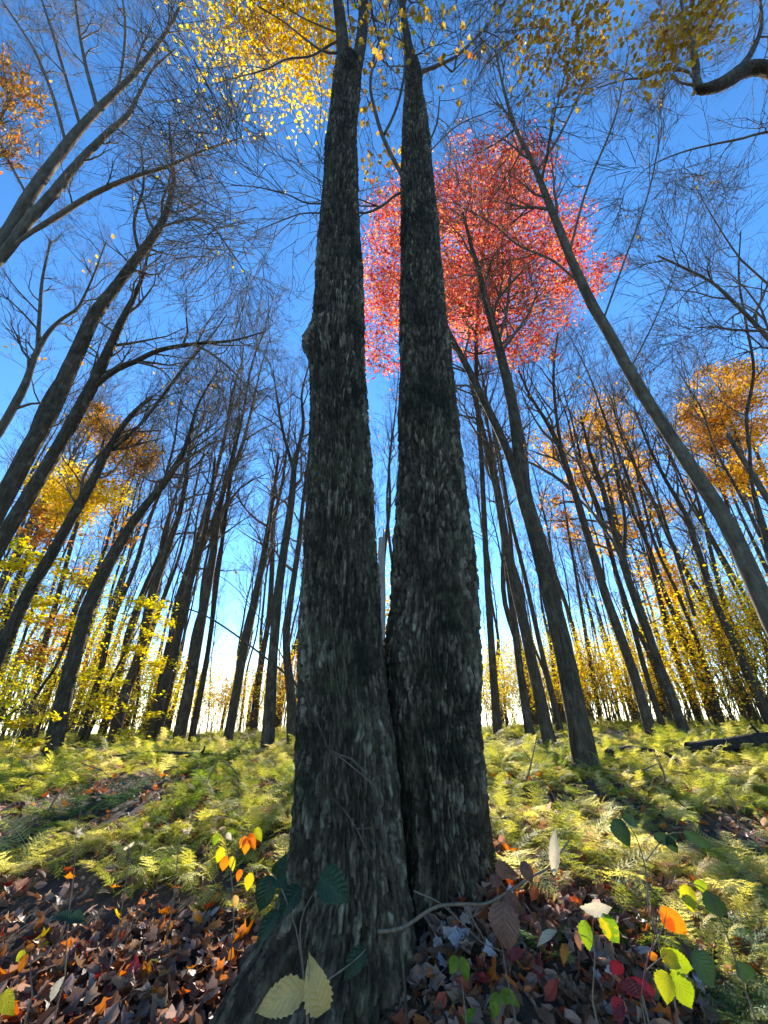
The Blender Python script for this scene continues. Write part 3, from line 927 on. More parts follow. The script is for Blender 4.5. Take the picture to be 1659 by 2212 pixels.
traced_tree('bent_sapling', 'thin crooked dark stem beside the right edge', 5.5,
            [[(1700, 1600, 14), (1690, 1400, 13), (1660, 1200, 12), (1628, 1070, 12), (1618, 960, 11), (1612, 900, 11), (1628, 800, 9), (1612, 700, 8), (1596, 600, 6), (1600, 500, 4)]], nb=9, Lb=1.0, t0=0.35, bark='far_bark', cat='sapling')
traced_tree('overhanging_tree', 'bare tree reaching in from the right edge above the orange crown', 4.6,
            [[(2300, 1560, 70), (2130, 1320, 58), (1960, 1080, 46), (1800, 870, 34), (1700, 775, 25), (1659, 730, 22), (1600, 668, 18), (1540, 612, 14), (1480, 580, 10), (1420, 552, 6)],
             [(1640, 715, 8), (1580, 712, 7), (1540, 706, 5), (1500, 708, 3)], [(1720, 790, 14), (1680, 640, 11), (1600, 560, 8), (1540, 470, 5), (1500, 400, 3)]], 0.0, nb=14, Lb=1.6, t0=0.6, bark='smooth_bark',
            cfg={'side': 1, 'n': (7, 6, 5, 4), 'wander': 0.2, 'up': 0.05, 'tip': 0.0025, 'ratio': 0.55, 'ang': (22, 52)})
oak = traced_tree('gnarled_oak', 'gnarled oak limb curling in at the top right corner', 2.6,
                  [[(3300, 1560, 90), (2700, 1150, 80), (2200, 620, 66), (1900, 330, 80), (1760, 200, 74), (1690, 165, 64), (1650, 148, 58), (1610, 150, 52), (1570, 175, 44), (1535, 190, 40), (1508, 188, 36), (1502, 140, 26), (1492, 90, 19), (1478, 40, 10), (1465, -30, 7)],
                   [(1510, 182, 18), (1485, 155, 16), (1455, 150, 13), (1425, 152, 11), (1395, 168, 8), (1350, 172, 6), (1290, 190, 4)], [(1500, 185, 12), (1470, 178, 10), (1450, 165, 8), (1445, 140, 5)], [(1585, 165, 22), (1625, 110, 16), (1645, 50, 11), (1640, -20, 7)], [(1495, 100, 12), (1530, 60, 9), (1560, 10, 6)],
                   [(1900, 330, 20), (1760, 280, 12), (1659, 285, 9), (1600, 300, 8), (1540, 312, 7), (1470, 330, 5), (1400, 362, 4), (1340, 420, 2)]], 0.0, nb=12, Lb=0.9, t0=0.72,
                  cfg={'side': 1, 'n': (6, 6, 5, 4), 'wander': 0.3, 'up': 0.02, 'tip': 0.002, 'ratio': 0.55, 'ang': (25, 60)})
CO, cc = clump_leaves([(1180, 70, 70, 0.9), (1140, 30, 60, 0.7), (1260, 90, 55, 0.9), (1250, 170, 40, 0.5), (1330, 40, 50, 0.6), (1400, 120, 55, 0.8), (1420, 165, 35, 0.8), (1510, 50, 65, 1.1), (1530, 20, 50, 1.1), (1250, 20, 60, 0.6), (1180, 130, 40, 0.4), (1230, 230, 40, 0.2), (1440, 60, 40, 0.5)],
                      7.5, 0.06, 0.1, 'maple', clumps=12, cr=0.5)
foliage_part(oak, CO, 0.055, 'maple', 'leaf_oak', None, label='bronze brown leaves along the top edge')

traced_tree('forked_maple', 'pale-barked tree forking into slanting limbs at the upper left', 3.9,
            [[(-900, 1600, 120), (-560, 1220, 100), (-330, 920, 88), (-160, 730, 74), (-40, 590, 64), (20, 500, 54), (60, 430, 48), (130, 332, 43), (180, 270, 38), (240, 208, 32), (290, 160, 26), (330, 110, 20), (370, 50, 14), (400, -10, 9), (420, -70, 5)],
             [(-60, 610, 56), (10, 545, 48), (60, 480, 44), (120, 412, 40), (170, 350, 34), (230, 290, 28), (275, 250, 23), (300, 205, 15), (330, 150, 11), (380, 105, 7)],
             [(30, 530, 20), (70, 500, 24), (120, 470, 24), (200, 420, 21), (280, 385, 18), (360, 360, 14), (440, 325, 9), (520, 298, 5)],
             [(145, 320, 10), (115, 210, 9), (75, 110, 7), (30, 40, 5), (-10, -20, 3)], [(172, 268, 10), (140, 160, 8), (110, 60, 7), (80, -30, 4)], [(210, 235, 12), (185, 140, 10), (170, 60, 8), (160, -20, 5)],
             [(255, 195, 9), (268, 110, 8), (270, 40, 7), (260, -30, 4)], [(60, 425, 8), (10, 330, 7), (-30, 240, 5)]], 0.03, nb=16, Lb=1.3, t0=0.62, bark='smooth_bark', k=18,
            cfg={'side': 1, 'n': (7, 6, 5, 4), 'wander': 0.15, 'up': 0.10, 'tip': 0.0022, 'ratio': 0.55, 'ang': (18, 45)})
traced_tree('thick_tree', 'thick dark tree slanting up from the left edge', 5.0,
            [[(-230, 1640, 100), (-120, 1360, 78), (-50, 1190, 66), (0, 1090, 60), (60, 980, 56), (110, 890, 53), (150, 800, 50), (200, 690, 45), (250, 620, 40), (310, 540, 33), (345, 490, 27), (365, 440, 19), (375, 390, 13), (370, 330, 8), (365, 260, 4)],
             [(350, 490, 10), (400, 475, 8), (450, 480, 7), (490, 530, 5), (530, 590, 3)], [(300, 545, 10), (290, 480, 9), (310, 400, 7), (305, 320, 5)]], 0.02, nb=16, Lb=1.5, t0=0.55, k=18, foliage=[('leaf_lime', 0.06, 0.02, 'maple')])
traced_tree('arching_limb_tree', 'dark tree at left with one long limb arching to the right', 6.0,
            [[(-170, 1640, 72), (-80, 1360, 58), (0, 1175, 50), (70, 1060, 46), (130, 960, 42), (190, 850, 39), (220, 790, 33), (260, 700, 25), (290, 640, 17), (310, 590, 10), (325, 520, 5)],
             [(205, 835, 22), (250, 800, 18), (290, 782, 17), (350, 755, 15), (430, 742, 12), (500, 736, 8), (575, 716, 4)], [(420, 745, 8), (450, 760, 8), (490, 790, 7), (540, 840, 4)], [(290, 780, 8), (350, 800, 6), (390, 850, 4)]], 0.02, nb=14, Lb=1.6, t0=0.55, k=16)
traced_tree('crooked_tree', 'crooked tree at the left edge below the pale forked limbs', 7.0,
            [[(-300, 1640, 60), (-150, 1220, 42), (-50, 1010, 34), (0, 930, 30), (50, 840, 26), (80, 760, 20), (120, 700, 16), (165, 668, 11), (200, 600, 7), (230, 520, 4)],
             [(80, 765, 13), (85, 690, 12), (92, 600, 9), (110, 520, 6)]], nb=14, Lb=1.9, t0=0.5, bark='smooth_bark')
traced_tree('broken_top_tree', 'dark mossy tree at left whose broken top ends in a stub', 7.0,
            [[(-120, 1640, 56), (-50, 1520, 46), (0, 1410, 41), (60, 1285, 38), (110, 1200, 35), (160, 1110, 30), (200, 1040, 27), (240, 962, 23), (280, 902, 19), (326, 858, 14)],
             [(245, 970, 13), (300, 920, 12), (342, 868, 11), (400, 790, 9), (450, 735, 7), (490, 680, 4)], [(170, 1100, 10), (190, 1010, 9), (270, 940, 7), (345, 930, 4)]], nb=9, Lb=1.5, t0=0.6)
traced_tree('curved_tree', 'dark tree curving to the right out of the ferns at left', 7.5,
            [[(110, 1640, 54), (140, 1500, 46), (170, 1385, 44), (200, 1290, 40), (250, 1190, 34), (300, 1110, 28), (350, 1050, 24), (392, 985, 17), (410, 935, 11), (430, 870, 7), (470, 800, 4)],
             [(395, 980, 8), (430, 960, 7), (480, 920, 5), (520, 860, 3)]], nb=13, Lb=2.0, t0=0.55)
for nm, lab, Y, st in (
        ('tilted_tree', 'first tall trunk right of the curving tree, leaning right', 10.0, [(240, 1618, 36), (270, 1500, 30), (300, 1420, 28), (330, 1280, 24), (360, 1190, 20), (390, 1100, 15), (405, 1010, 10), (412, 930, 6)]),
        ('mossy_tree', 'tall trunk between yellow leaves and the pair in front of the pale sky', 10.0, [(320, 1620, 31), (350, 1500, 26), (380, 1390, 24), (410, 1260, 20), (440, 1160, 14), (455, 1080, 10), (465, 990, 6)]),
        ('broad_tree', 'broad dark trunk in the middle of the left stand', 10.0, [(385, 1605, 36), (410, 1480, 30), (435, 1340, 26), (460, 1200, 21), (472, 1110, 17), (485, 1050, 12), (505, 970, 8), (515, 900, 5)]),
        ('upright_tree', 'upright trunk two to the left of the twin trunk', 10.0, [(488, 1622, 27), (510, 1500, 24), (530, 1390, 22), (560, 1250, 18), (580, 1140, 14), (592, 1060, 10), (602, 980, 6)])):
    traced_tree(nm, lab, Y, [st], nb=14, Lb=1.9, t0=0.5, bark='far_bark', foliage=[('leaf_peach', 0.1, 0.03, 'kite')])
traced_tree('y_forked_tree', 'tree with a Y-shaped fork just left of the twin trunk', 8.0,
            [[(576, 1628, 38), (585, 1500, 30), (591, 1400, 26), (600, 1290, 24), (615, 1180, 22), (630, 1080, 19), (637, 1000, 14), (655, 920, 9), (652, 850, 6), (670, 780, 3)],
             [(633, 1010, 10), (612, 935, 8), (600, 870, 6), (590, 800, 3)]], nb=13, Lb=1.5, t0=0.5)
traced_tree('shadowed_tree', 'tree half hidden by the left edge of the twin trunk', 9.0,
            [[(632, 1612, 34), (628, 1500, 24), (618, 1380, 20), (630, 1280, 17), (645, 1180, 14), (655, 1080, 10), (668, 980, 6)]], nb=12, Lb=1.6, t0=0.5, bark='far_bark')

# the grey stub between the two stems
P, r = trace([(826, 1640, 24), (826, 1420, 20), (825, 1300, 19), (825, 1220, 18), (825, 1162, 18)], 6.0)
P, r = to_ground(P, r, 1.2)
sn = empty('broken_stub', tuple(P[0]))
child('trunk', stem_mesh('trunk', P + np.stack([rng.normal(0, .003, len(P)), np.zeros(len(P)), np.zeros(len(P))], 1), r, 12, 0.22), M['dead_wood'], sn)
ps, rs = trace([(829, 1166, 8), (829, 1150, 5), (828, 1140, 1)], 6.0, n=5)
t_ = Tubes(); t_.add(ps, rs, 6)
child('splinter', t_.mesh('splinter'), M['dead_wood'], sn)
tag(sn, 'bare grey broken stub seen through the gap between the twin stems', 'dead tree')

# ---------------------------------------------------------------- leafy trees
def leafy_tree(name, label, stem, Y, blobs, s_def, per, size, kind, mat, nlimb=26, bark='far_bark', flat=0.7, cat='tree', clumps=9, group=None, extra=None, lean=0.0, cr=0.34):
    P, r = trace(stem, Y, lean)
    P, r = to_ground(P, r, 1.35)
    loc = P[0].copy(); loc[2] = float(ground_z(loc[0], loc[1]))
    root = empty(name, tuple(loc))
    child('trunk', stem_mesh('trunk', P, r, 12, seed=len(name)), M[bark], root)
    C, cc = clump_leaves(blobs, s_def, per, size, kind, clumps=clumps, cr=cr, sheet=(Y, lean))
    tb = Tubes(); tips = []
    cc = cc[rng.permutation(len(cc))[:nlimb * 3]]
    for i, c in enumerate(cc):
        low = [j for j in range(len(P) // 3, len(P)) if P[j][2] < c[2] - 0.1]
        cand = low or [len(P) - 1]
        dst = [np.linalg.norm(P[j] - c) + 0.6 * abs(P[j][2] + 0.55 * np.linalg.norm((P[j] - c)[:2]) - c[2]) for j in cand]
        j = cand[int(np.argmin(dst))]
        a = P[j]; v = c - a; l = np.linalg.norm(v)
        mid1 = a + v * 0.35 + np.array([0, 0, -0.05 * l]) + rng.normal(0, 0.04 * l, 3)
        mid2 = a + v * 0.7 + np.array([0, 0, -0.03 * l]) + rng.normal(0, 0.04 * l, 3)
        r0 = min(r[j] * 0.5, 0.008 + 0.008 * l)
        tb.add(np.array([a, mid1, mid2, c]), np.array([r0, r0 * 0.7, r0 * 0.45, 0.003]), 5)
        for _ in range(3):
            grow(tb, mid2 if _ else c, nrm(v + rng.normal(0, 0.5 * l, 3)), min(0.9, 0.3 * l + 0.15), 0.004, 3, 4, {'n': (3, 3, 3, 3), 'wander': 0.2, 'up': 0.05, 'tip': 0.003}, tips)
    child('branches', branch_mesh('branches', tb, tips[::2], SPRAY, 0.3, 0.6), M['twig'], root)['kind'] = 'stuff'
    foliage_part(root, C, size, kind, mat, flat)
    if extra:
        for (bl, per2, sz2, kd2, mt2) in extra:
            C2, _c = clump_leaves(bl, s_def, per2, sz2, kd2, sheet=(Y, lean))
            foliage_part(root, C2, sz2, kd2, mt2, flat)
    tag(root, label, cat, group)
    return root


leafy_tree('red_maple', 'maple with a glowing red crown behind the right twin stem',
           [(1075, 1590, 24), (1062, 1400, 19), (1050, 1200, 16), (1040, 1000, 13), (1030, 850, 11), (1030, 700, 9), (1040, 560, 7), (1060, 430, 5), (1085, 330, 3)], 9.0,
           [(1080, 470, 120, 1.3), (1000, 560, 120, 1.2), (960, 640, 100, 1.2), (850, 600, 90, 1.2), (830, 700, 80, 1.0), (830, 480, 60, 1.0), (1150, 560, 110, 1.2), (1240, 600, 70, 1.0), (1310, 590, 38, 0.8), (1100, 345, 55, 1.1), (1010, 400, 80, 1.2), (1060, 640, 100, 1.0),
            (1100, 720, 80, 0.9), (900, 520, 90, 1.2), (960, 440, 70, 1.2), (1180, 690, 60, 0.7), (1170, 770, 35, 0.6), (1000, 740, 60, 0.5), (820, 800, 40, 0.5), (1220, 500, 60, 0.8), (1130, 420, 70, 1.2), (900, 420, 60, 1.0)],
           13.0, 0.28, 0.08, 'kite', 'leaf_red', nlimb=40, clumps=16, flat=None, lean=0.2, extra=[([(1080, 400, 60, 1), (1020, 600, 90, 1), (1130, 390, 40, 1), (980, 560, 60, 1)], 0.03, 0.10, 'kite', 'leaf_orange')], cr=0.22)
leafy_tree('golden_tree', 'tree with a golden orange crown at the right edge',
           [(1760, 1580, 24), (1720, 1400, 20), (1680, 1240, 17), (1640, 1100, 13), (1600, 970, 10), (1570, 880, 7), (1555, 820, 4)], 13.0,
           [(1545, 850, 55, 1.2), (1600, 820, 55, 1), (1520, 920, 55, 1.2), (1590, 960, 60, 1.0), (1480, 900, 32, 0.9), (1640, 900, 60, 0.9), (1560, 1040, 55, 0.7), (1520, 800, 30, 0.5), (1630, 1040, 50, 0.6)], 15.0, 0.60, 0.11, 'kite', 'leaf_orange', flat=None)
leafy_tree('amber_tree', 'thin tree with a loose amber crown between the double-stemmed and the leaning tree',
           [(1440, 1570, 20), (1400, 1400, 17), (1360, 1250, 14), (1325, 1100, 11), (1300, 980, 8), (1285, 880, 5)], 14.0,
           [(1290, 890, 50, 0.5), (1200, 965, 45, 0.6), (1325, 950, 55, 0.6), (1300, 1040, 55, 0.5), (1240, 1000, 45, 0.7), (1375, 1000, 45, 0.5), (1400, 1230, 50, 0.5), (1440, 1290, 45, 0.5), (1340, 1150, 50, 0.35), (1410, 1100, 50, 0.3), (1260, 940, 40, .5)], 17.0, 0.55, 0.12, 'kite', 'leaf_orange', flat=None)
leafy_tree('dusty_orange_tree', 'small tree with a thin dusty orange crown right of the double-stemmed tree',
           [(1300, 1570, 14), (1270, 1400, 11), (1245, 1250, 8), (1225, 1130, 6), (1215, 1060, 4)], 15.0,
           [(1220, 1110, 45, 0.7), (1245, 1060, 35, 0.5), (1190, 1070, 30, 0.4), (1250, 1150, 35, 0.4)], 18.0, 0.22, 0.13, 'kite', 'leaf_peach', flat=None, nlimb=10)
leafy_tree('bronze_tree', 'tree with a bronze and yellow crown at the left behind the broken-top tree',
           [(60, 1600, 22), (90, 1420, 18), (130, 1270, 15), (170, 1120, 12), (210, 1000, 8), (235, 910, 5)], 12.0,
           [(220, 935, 55, 1.0), (280, 965, 50, 1.0), (190, 900, 40, 0.6), (310, 985, 30, 0.8), (250, 1020, 55, 0.7)], 14.0, 0.6, 0.10, 'kite', 'leaf_rust', flat=None,
           extra=[([(130, 1040, 55, 1.1), (190, 1070, 55, 1.1), (110, 1090, 50, 1.1), (250, 1080, 45, 0.6), (170, 1110, 45, 1)], 0.55, 0.10, 'kite', 'leaf_yellow')])
leafy_tree('peach_tree', 'tree with thin peach coloured leaves at the upper left corner',
           [(-900, 1560, 46), (-560, 1100, 34), (-330, 780, 26), (-150, 520, 18), (-40, 340, 12), (20, 220, 6)], 5.5,
           [(30, 200, 50, 0.6), (20, 280, 45, 0.5), (60, 240, 40, 0.5), (10, 150, 40, 0.4), (30, 330, 40, 0.3)], 12.5, 0.24, 0.08, 'kite', 'leaf_peach', nlimb=10, lean=0.2, flat=None)

# ---------------------------------------------------------------- slim understory with leaves
def sapling(name, label, base_px, Y, blobs, s, per, size, mat, group=None, kind='oval', width=8):
    top = min(b_[1] for b_ in blobs)
    bx = np.mean([b_[0] for b_ in blobs])
    gp = np.array([(base_px - CX) / FPX * Y * 1.05, Y, 0.0]); gp[2] = float(ground_z(gp[0], gp[1])) - 0.05
    tp = slant(bx, top, s)
    mid = gp * 0.5 + tp * 0.5 + rng.normal(0, 0.12, 3)
    P, r = resample(np.array([gp, gp * 0.75 + tp * 0.25 + rng.normal(0, 0.08, 3), mid, tp]), np.array([width, width * 0.8, width * 0.6, 1.5]) / 2 * Y / FPX, 10)
    root = empty(name, tuple(gp))
    child('trunk', stem_mesh('trunk', P, r, 8), M['far_bark'], root)
    C, cc = clump_leaves(blobs, s, per, size, kind, clumps=7, cr=0.42, squash=0.35)
    tb = Tubes()
    for c in cc:
        j = int(np.argmin([np.linalg.norm(p - c) + 0.8 * max(0, p[2] - c[2] + 0.2) for p in P]))
        v = c - P[j]
        tb.add(np.array([P[j], P[j] + v * 0.5 + np.array([0, 0, 0.06]), c]), np.array([0.009, 0.006, 0.003]), 4)
    child('branches', tb.mesh('branches'), M['twig'], root)
    foliage_part(root, C, size, kind, mat, 0.45)
    return tag(root, label, 'sapling', group)


sapling('lime_sapling', 'yellow-green leafy sapling at the left edge below the bronze crown', 20, 9.5, [(50, 1195, 50, 1), (90, 1210, 40, 1), (30, 1290, 55, 1), (110, 1260, 35, .6), (20, 1330, 40, .6)], 10.5, 0.17, 0.09, 'leaf_lime')
sapling('lime_sapling', 'lime-leaved sapling in front of the tall trunks of the left stand', 300, 11, [(330, 1325, 40, 1), (300, 1385, 45, .9), (335, 1430, 45, .9), (280, 1320, 35, .6), (350, 1360, 30, .7)], 11.5, 0.22, 0.09, 'leaf_lime')
sapling('lime_sapling', 'yellow-leaved sapling beside the curving tree', 190, 10, [(200, 1250, 45, .6), (230, 1310, 45, .7), (180, 1370, 45, .6), (230, 1210, 35, .5), (150, 1310, 40, .5)], 11.5, 0.2, 0.085, 'leaf_lime')
sapling('lime_sapling', 'low yellow-green sapling at the foot of the curving tree', 30, 7, [(40, 1555, 40, .9), (70, 1600, 35, .8), (15, 1520, 40, .6), (90, 1540, 30, .6)], 7.5, 0.13, 0.07, 'leaf_lime')
sapling('lime_sapling', 'low yellow sapling between the curving tree and the leaning trunk', 210, 10, [(210, 1470, 45, .8), (250, 1520, 40, .8), (190, 1540, 40, .7), (320, 1500, 35, .7), (280, 1560, 35, .7), (330, 1560, 25, .8)], 10.5, 0.16, 0.085, 'leaf_lime')
sapling('amber_sapling', 'sapling with amber leaves high above the left stand', 130, 14, [(60, 1400, 50, .4), (110, 1350, 50, .4), (160, 1240, 45, .4), (120, 1160, 50, .5), (60, 1110, 45, .5), (240, 1150, 45, .4)], 15, 0.3, 0.14, 'leaf_peach', kind='kite')


# yellow shrubs: a few built, the rest copies
def shrub_proto(name, h, w, nleaf, mat, size=0.07):
    root = empty(name)
    tb = Tubes(); tips = []
    for i in range(6):
        a = rng.uniform(0, 6.28)
        grow(tb, np.array([rng.normal(0, .08), rng.normal(0, .08), -0.05]), nrm(np.array([math.cos(a) * 0.35, math.sin(a) * 0.35, 1])), h * rng.uniform(0.6, 1.0), 0.013, 1, 3, {'side': 1, 'n': (5, 6, 5), 'wander': 0.12, 'up': 0.1, 'tip': 0.003, 'ratio': 0.5, 'ang': (30, 65)}, tips)
    child('stem', tb.mesh('stem'), M['far_bark'], root)
    T = np.array([t[0] for t in tips])
    T = T[T[:, 2] > 0.15 * h]
    C = T[rng.integers(0, len(T), nleaf)] + rng.normal(0, 1, (nleaf, 3)) * np.array([w, w, w * 0.5]) * 0.14
    foliage_part(root, C, size, 'oval', mat, 0.5)
    return root


def copy_thing(root, loc, rz, sc, label, group, cat):
    r_ = root.copy(); COL.objects.link(r_)
    r_.location = loc; r_.rotation_euler = (0, 0, rz); r_.scale = (sc, sc, sc)
    for ch in root.children:
        c = ch.copy(); COL.objects.link(c); c.parent = r_
        c.matrix_parent_inverse = Matrix.Identity(4)
    return tag(r_, label, cat, group)


protos = {
    'y': [shrub_proto('yellow_shrub', 2.3, 2.4, 1500, 'leaf_shrub'), shrub_proto('yellow_shrub', 3.2, 2.6, 1600, 'leaf_shrub'), shrub_proto('yellow_shrub', 1.7, 2.2, 1100, 'leaf_shrub')],
    'o': [shrub_proto('orange_shrub', 2.3, 1.5, 1200, 'leaf_peach')],
    'l': [shrub_proto('lime_shrub', 1.7, 1.5, 1000, 'leaf_lime')],
}
used = set()


def put_shrub(kind, idx, px, Y, sc, label, group):
    p = protos[kind][idx]
    x = (px - CX) / FPX * (Y * CP + (-0.3) * SP)
    loc = (x, Y, float(ground_z(x, Y)))
    rz = rng.uniform(0, 6.28)
    if p.name not in used:
        used.add(p.name)
        p.location = loc; p.rotation_euler = (0, 0, rz); p.scale = (sc,) * 3
        return tag(p, label, 'shrub', group)
    return copy_thing(p, loc, rz, sc, label, group, 'shrub')


ORD = ['first', 'second', 'third', 'fourth', 'fifth', 'sixth', 'seventh', 'eighth', 'ninth', 'tenth', 'eleventh', 'twelfth', 'thirteenth', 'fourteenth', 'fifteenth', 'sixteenth', 'seventeenth', 'eighteenth', 'nineteenth', 'twentieth',
       'twenty-first', 'twenty-second', 'twenty-third', 'twenty-fourth', 'twenty-fifth', 'twenty-sixth', 'twenty-seventh', 'twenty-eighth', 'twenty-ninth', 'thirtieth', 'thirty-first', 'thirty-second', 'thirty-third', 'thirty-fourth', 'thirty-fifth', 'thirty-sixth', 'thirty-seventh', 'thirty-eighth', 'thirty-ninth', 'fortieth']
SH = [('y', 0, 1080, 15, 1.0), ('y', 2, 1062, 12, .8), ('y', 1, 1150, 16, .9), ('y', 2, 1210, 14, 1.0), ('o', 0, 1300, 16, 1.0), ('y', 0, 1340, 13, 1.0), ('y', 1, 1400, 15, 1.0), ('y', 2, 1420, 12.5, 1.0), ('y', 1, 1480, 13, 1.0), ('y', 0, 1540, 11.5, 1.05), ('y', 1, 1580, 13, 1.15),
      ('y', 0, 1640, 11, 1.15), ('y', 1, 1690, 11.5, 1.2), ('o', 0, 1655, 14, 1.3), ('y', 2, 1500, 12, 1.0), ('y', 1, 1620, 15, 1.4), ('y', 0, 1260, 17, 1.1), ('y', 2, 1370, 14, 1.0),
      ('y', 0, 1750, 11.0, 1.3), ('y', 1, 1110, 19, 1.1), ('y', 0, 1190, 21, 1.2), ('y', 2, 1600, 10.5, 1.0), ('y', 0, 1450, 17, 1.4), ('y', 1, 1550, 18, 1.5), ('y', 2, 1090, 13, 1.1), ('y', 0, 1130, 13.5, .9), ('y', 1, 1230, 15, .95), ('y', 2, 1290, 13, 1.1), ('y', 0, 1320, 18, 1.3), ('o', 0, 1240, 19, 1.2), ('y', 1, 1660, 10.5, 1.2), ('y', 1, 1060, 22, 1.2), ('o', 0, 1090, 24, 1.4), ('y', 2, 1160, 20, 1.6), ('y', 0, 1310, 23, 1.6), ('y', 2, 1390, 21, 1.9), ('y', 1, 1220, 24, 1.4)]
SHL = [('o', 0, 630, 14, .9), ('o', 0, 655, 16, 1.1), ('y', 1, 640, 18, 1.1), ('y', 0, 500, 20, .9), ('o', 0, 560, 20, .9), ('y', 0, 430, 19, 1.0), ('l', 0, 180, 12, 1.0), ('l', 0, 60, 11, .9), ('l', 0, 330, 13, .9), ('l', 0, -30, 11.5, 1.2), ('y', 2, 120, 14, 1.2), ('y', 0, 260, 15, 1.0), ('y', 1, 846, 16, 1.9), ('y', 0, 835, 20, 2.4), ('l', 0, 240, 13.5, 1.2), ('y', 1, 20, 14, 1.2), ('l', 0, 300, 15, 1.5), ('y', 2, 350, 15, 1.2), ('y', 1, 110, 16, 1.4), ('y', 0, 570, 15, .8), ('o', 0, 480, 16, .8), ('l', 0, 10, 10, 1.1), ('y', 0, 170, 18, 1.6), ('y', 1, 300, 22, 1.4), ('o', 0, 380, 23, 1.5), ('y', 2, 455, 22, 1.7), ('y', 1, 535, 24, 1.3), ('o', 0, 595, 22, 1.3), ('y', 2, 615, 19, 1.3), ('y', 0, 400, 17, .8), ('y', 2, 230, 21, 1.9), ('y', 1, 70, 20, 1.7), ('o', 0, 140, 22, 1.8), ('y', 0, 520, 17, .8)]
for grp_list, side in ((SH, 'right'), (SHL, 'left')):
    cnt = {}
    for k_, ix, px, Y, sc in sorted(grp_list, key=lambda q: q[2]):
        j = cnt.get(k_, 0); cnt[k_] = j + 1
        what = {'y': 'yellow shrub', 'o': 'orange shrub', 'l': 'yellow-green shrub'}[k_]
        gap = side == 'left' and 800 < px < 870
        lab = (('nearer ' if Y < 18 else 'farther ') + 'yellow shrub glowing in the gap between the twin stems') if gap else what + ' behind the ferns, ' + ORD[j] + ' from the left ' + ('right' if side == 'right' else 'left') + ' of the twin trunk'
        put_shrub(k_, ix, px, Y, sc, lab, what + 's ' + side)

# ---------------------------------------------------------------- the bare stand behind: a few built, the rest copies
def bare_proto(h, d, leaf=None):
    root = empty('bare_tree')
    n = 9
    z = np.linspace(-0.1, h, n)
    w = np.cumsum(rng.normal(0, 0.09, (n, 2)), 0); w[:2] = 0
    P = np.stack([w[:, 0], w[:, 1], z], 1)
    r = d / 2 * np.array([1.35, 1, .92, .85, .75, .62, .46, .28, .1])
    child('trunk', stem_mesh('trunk', P, r, 8), M['far_bark'], root)
    P2, r2 = resample(P, r, 20)
    tb = Tubes(); tips = []
    crown_from(tb, P2, r2, 0.52, 10, h * 0.17, {'n': (6, 5, 4, 3), 'side': 1, 'wander': 0.17, 'up': 0.16, 'tip': 0.006, 'ratio': 0.52, 'ang': (20, 48)}, 2, tips, (20, 50))
    child('branches', branch_mesh('branches', tb, tips, SPRAY_FAR, 0.5, 1.2), M['twig'], root)['kind'] = 'stuff'
    if leaf:
        T = np.repeat(np.array([t[0] for t in tips]), 3, 0); T = T[rng.random(len(T)) < leaf[1]]
        foliage_part(root, T + rng.normal(0, .2, T.shape), 0.13, 'kite', leaf[0], 0.6)
    return root


bp = [bare_proto(13, .14), bare_proto(15, .19), bare_proto(12, .10), bare_proto(16, .23), bare_proto(11, .085), bare_proto(14, .15, ('leaf_peach', .12)), bare_proto(13, .12, ('leaf_orange', .15)), bare_proto(14, .11)]
LAND = [(-900, 60, 'at the left edge'), (60, 240, 'right of the curving tree'), (240, 385, 'left of the broad dark trunk'), (385, 488, 'right of the broad dark trunk'),
        (488, 640, 'close left of the twin trunk'), (640, 1040, 'behind the twin trunk'), (1040, 1265, 'left of the double-stemmed tree'), (1265, 1405, 'right of the double-stemmed tree'),
        (1405, 1552, 'left of the slender tree'), (1552, 2600, 'at the right edge')]
rng = np.random.default_rng(5)          # the stand has its own seed
placed = []
tries = 0
while len(placed) < 265 and tries < 20000:
    tries += 1
    Y = rng.uniform(12, 55) if rng.random() < 0.85 else rng.uniform(10, 16)
    px = rng.uniform(-200, 1860)
    x = (px - CX) / FPX * Y * 0.9
    if 780 < px < 1010 and rng.random() < 0.6:
        continue
    if 690 < px < 1010 and not (795 < px < 815 or 855 < px < 875):
        continue
    if -4.2 < x - 0.07 * Y < 0.6 and Y < 32 and rng.random() < 0.55:      # the stand is thinner towards the low sun
        continue
    if any((x - a[0]) ** 2 + (Y - a[1]) ** 2 < 0.6 for a in placed):
        continue
    placed.append((x, Y, px))
for px, Y in ((803, 16.0), (813, 27.0), (843, 21.0), (852, 33.0), (862, 14.5), (870, 24.0)):
    placed.append(((px - CX) / FPX * Y * 0.9, Y, px))
used_b, cnt = set(), {}
for x, Y, px in sorted(placed, key=lambda q: q[2]):
    i = int(rng.integers(0, len(bp)))
    p = bp[i]
    loc = (x, Y, float(ground_z(x, Y)) - 0.05)
    sc = rng.uniform(0.85, 1.4)
    leafy = i in (5, 6)
    li = [j for j, q in enumerate(LAND) if q[0] <= px < q[1]][0]
    kk = (li, leafy); j = cnt.get(kk, 0); cnt[kk] = j + 1
    lab = ('orange-leaved' if leafy else 'bare') + ' background tree, ' + ORD[min(j, 39)] + ' from left ' + LAND[li][2]
    grp = ('few-leaved' if leafy else 'bare') + ' background trees'
    rz = rng.uniform(0, 6.28)
    if i not in used_b:
        used_b.add(i)
        p.location = loc; p.scale = (sc,) * 3
        tag(p, lab, 'tree', grp)
        c = p
    else:
        c = copy_thing(p, loc, rz, sc, lab, grp, 'tree')
    c.rotation_euler = (rng.normal(0, .035), rng.normal(0, .035), rz)

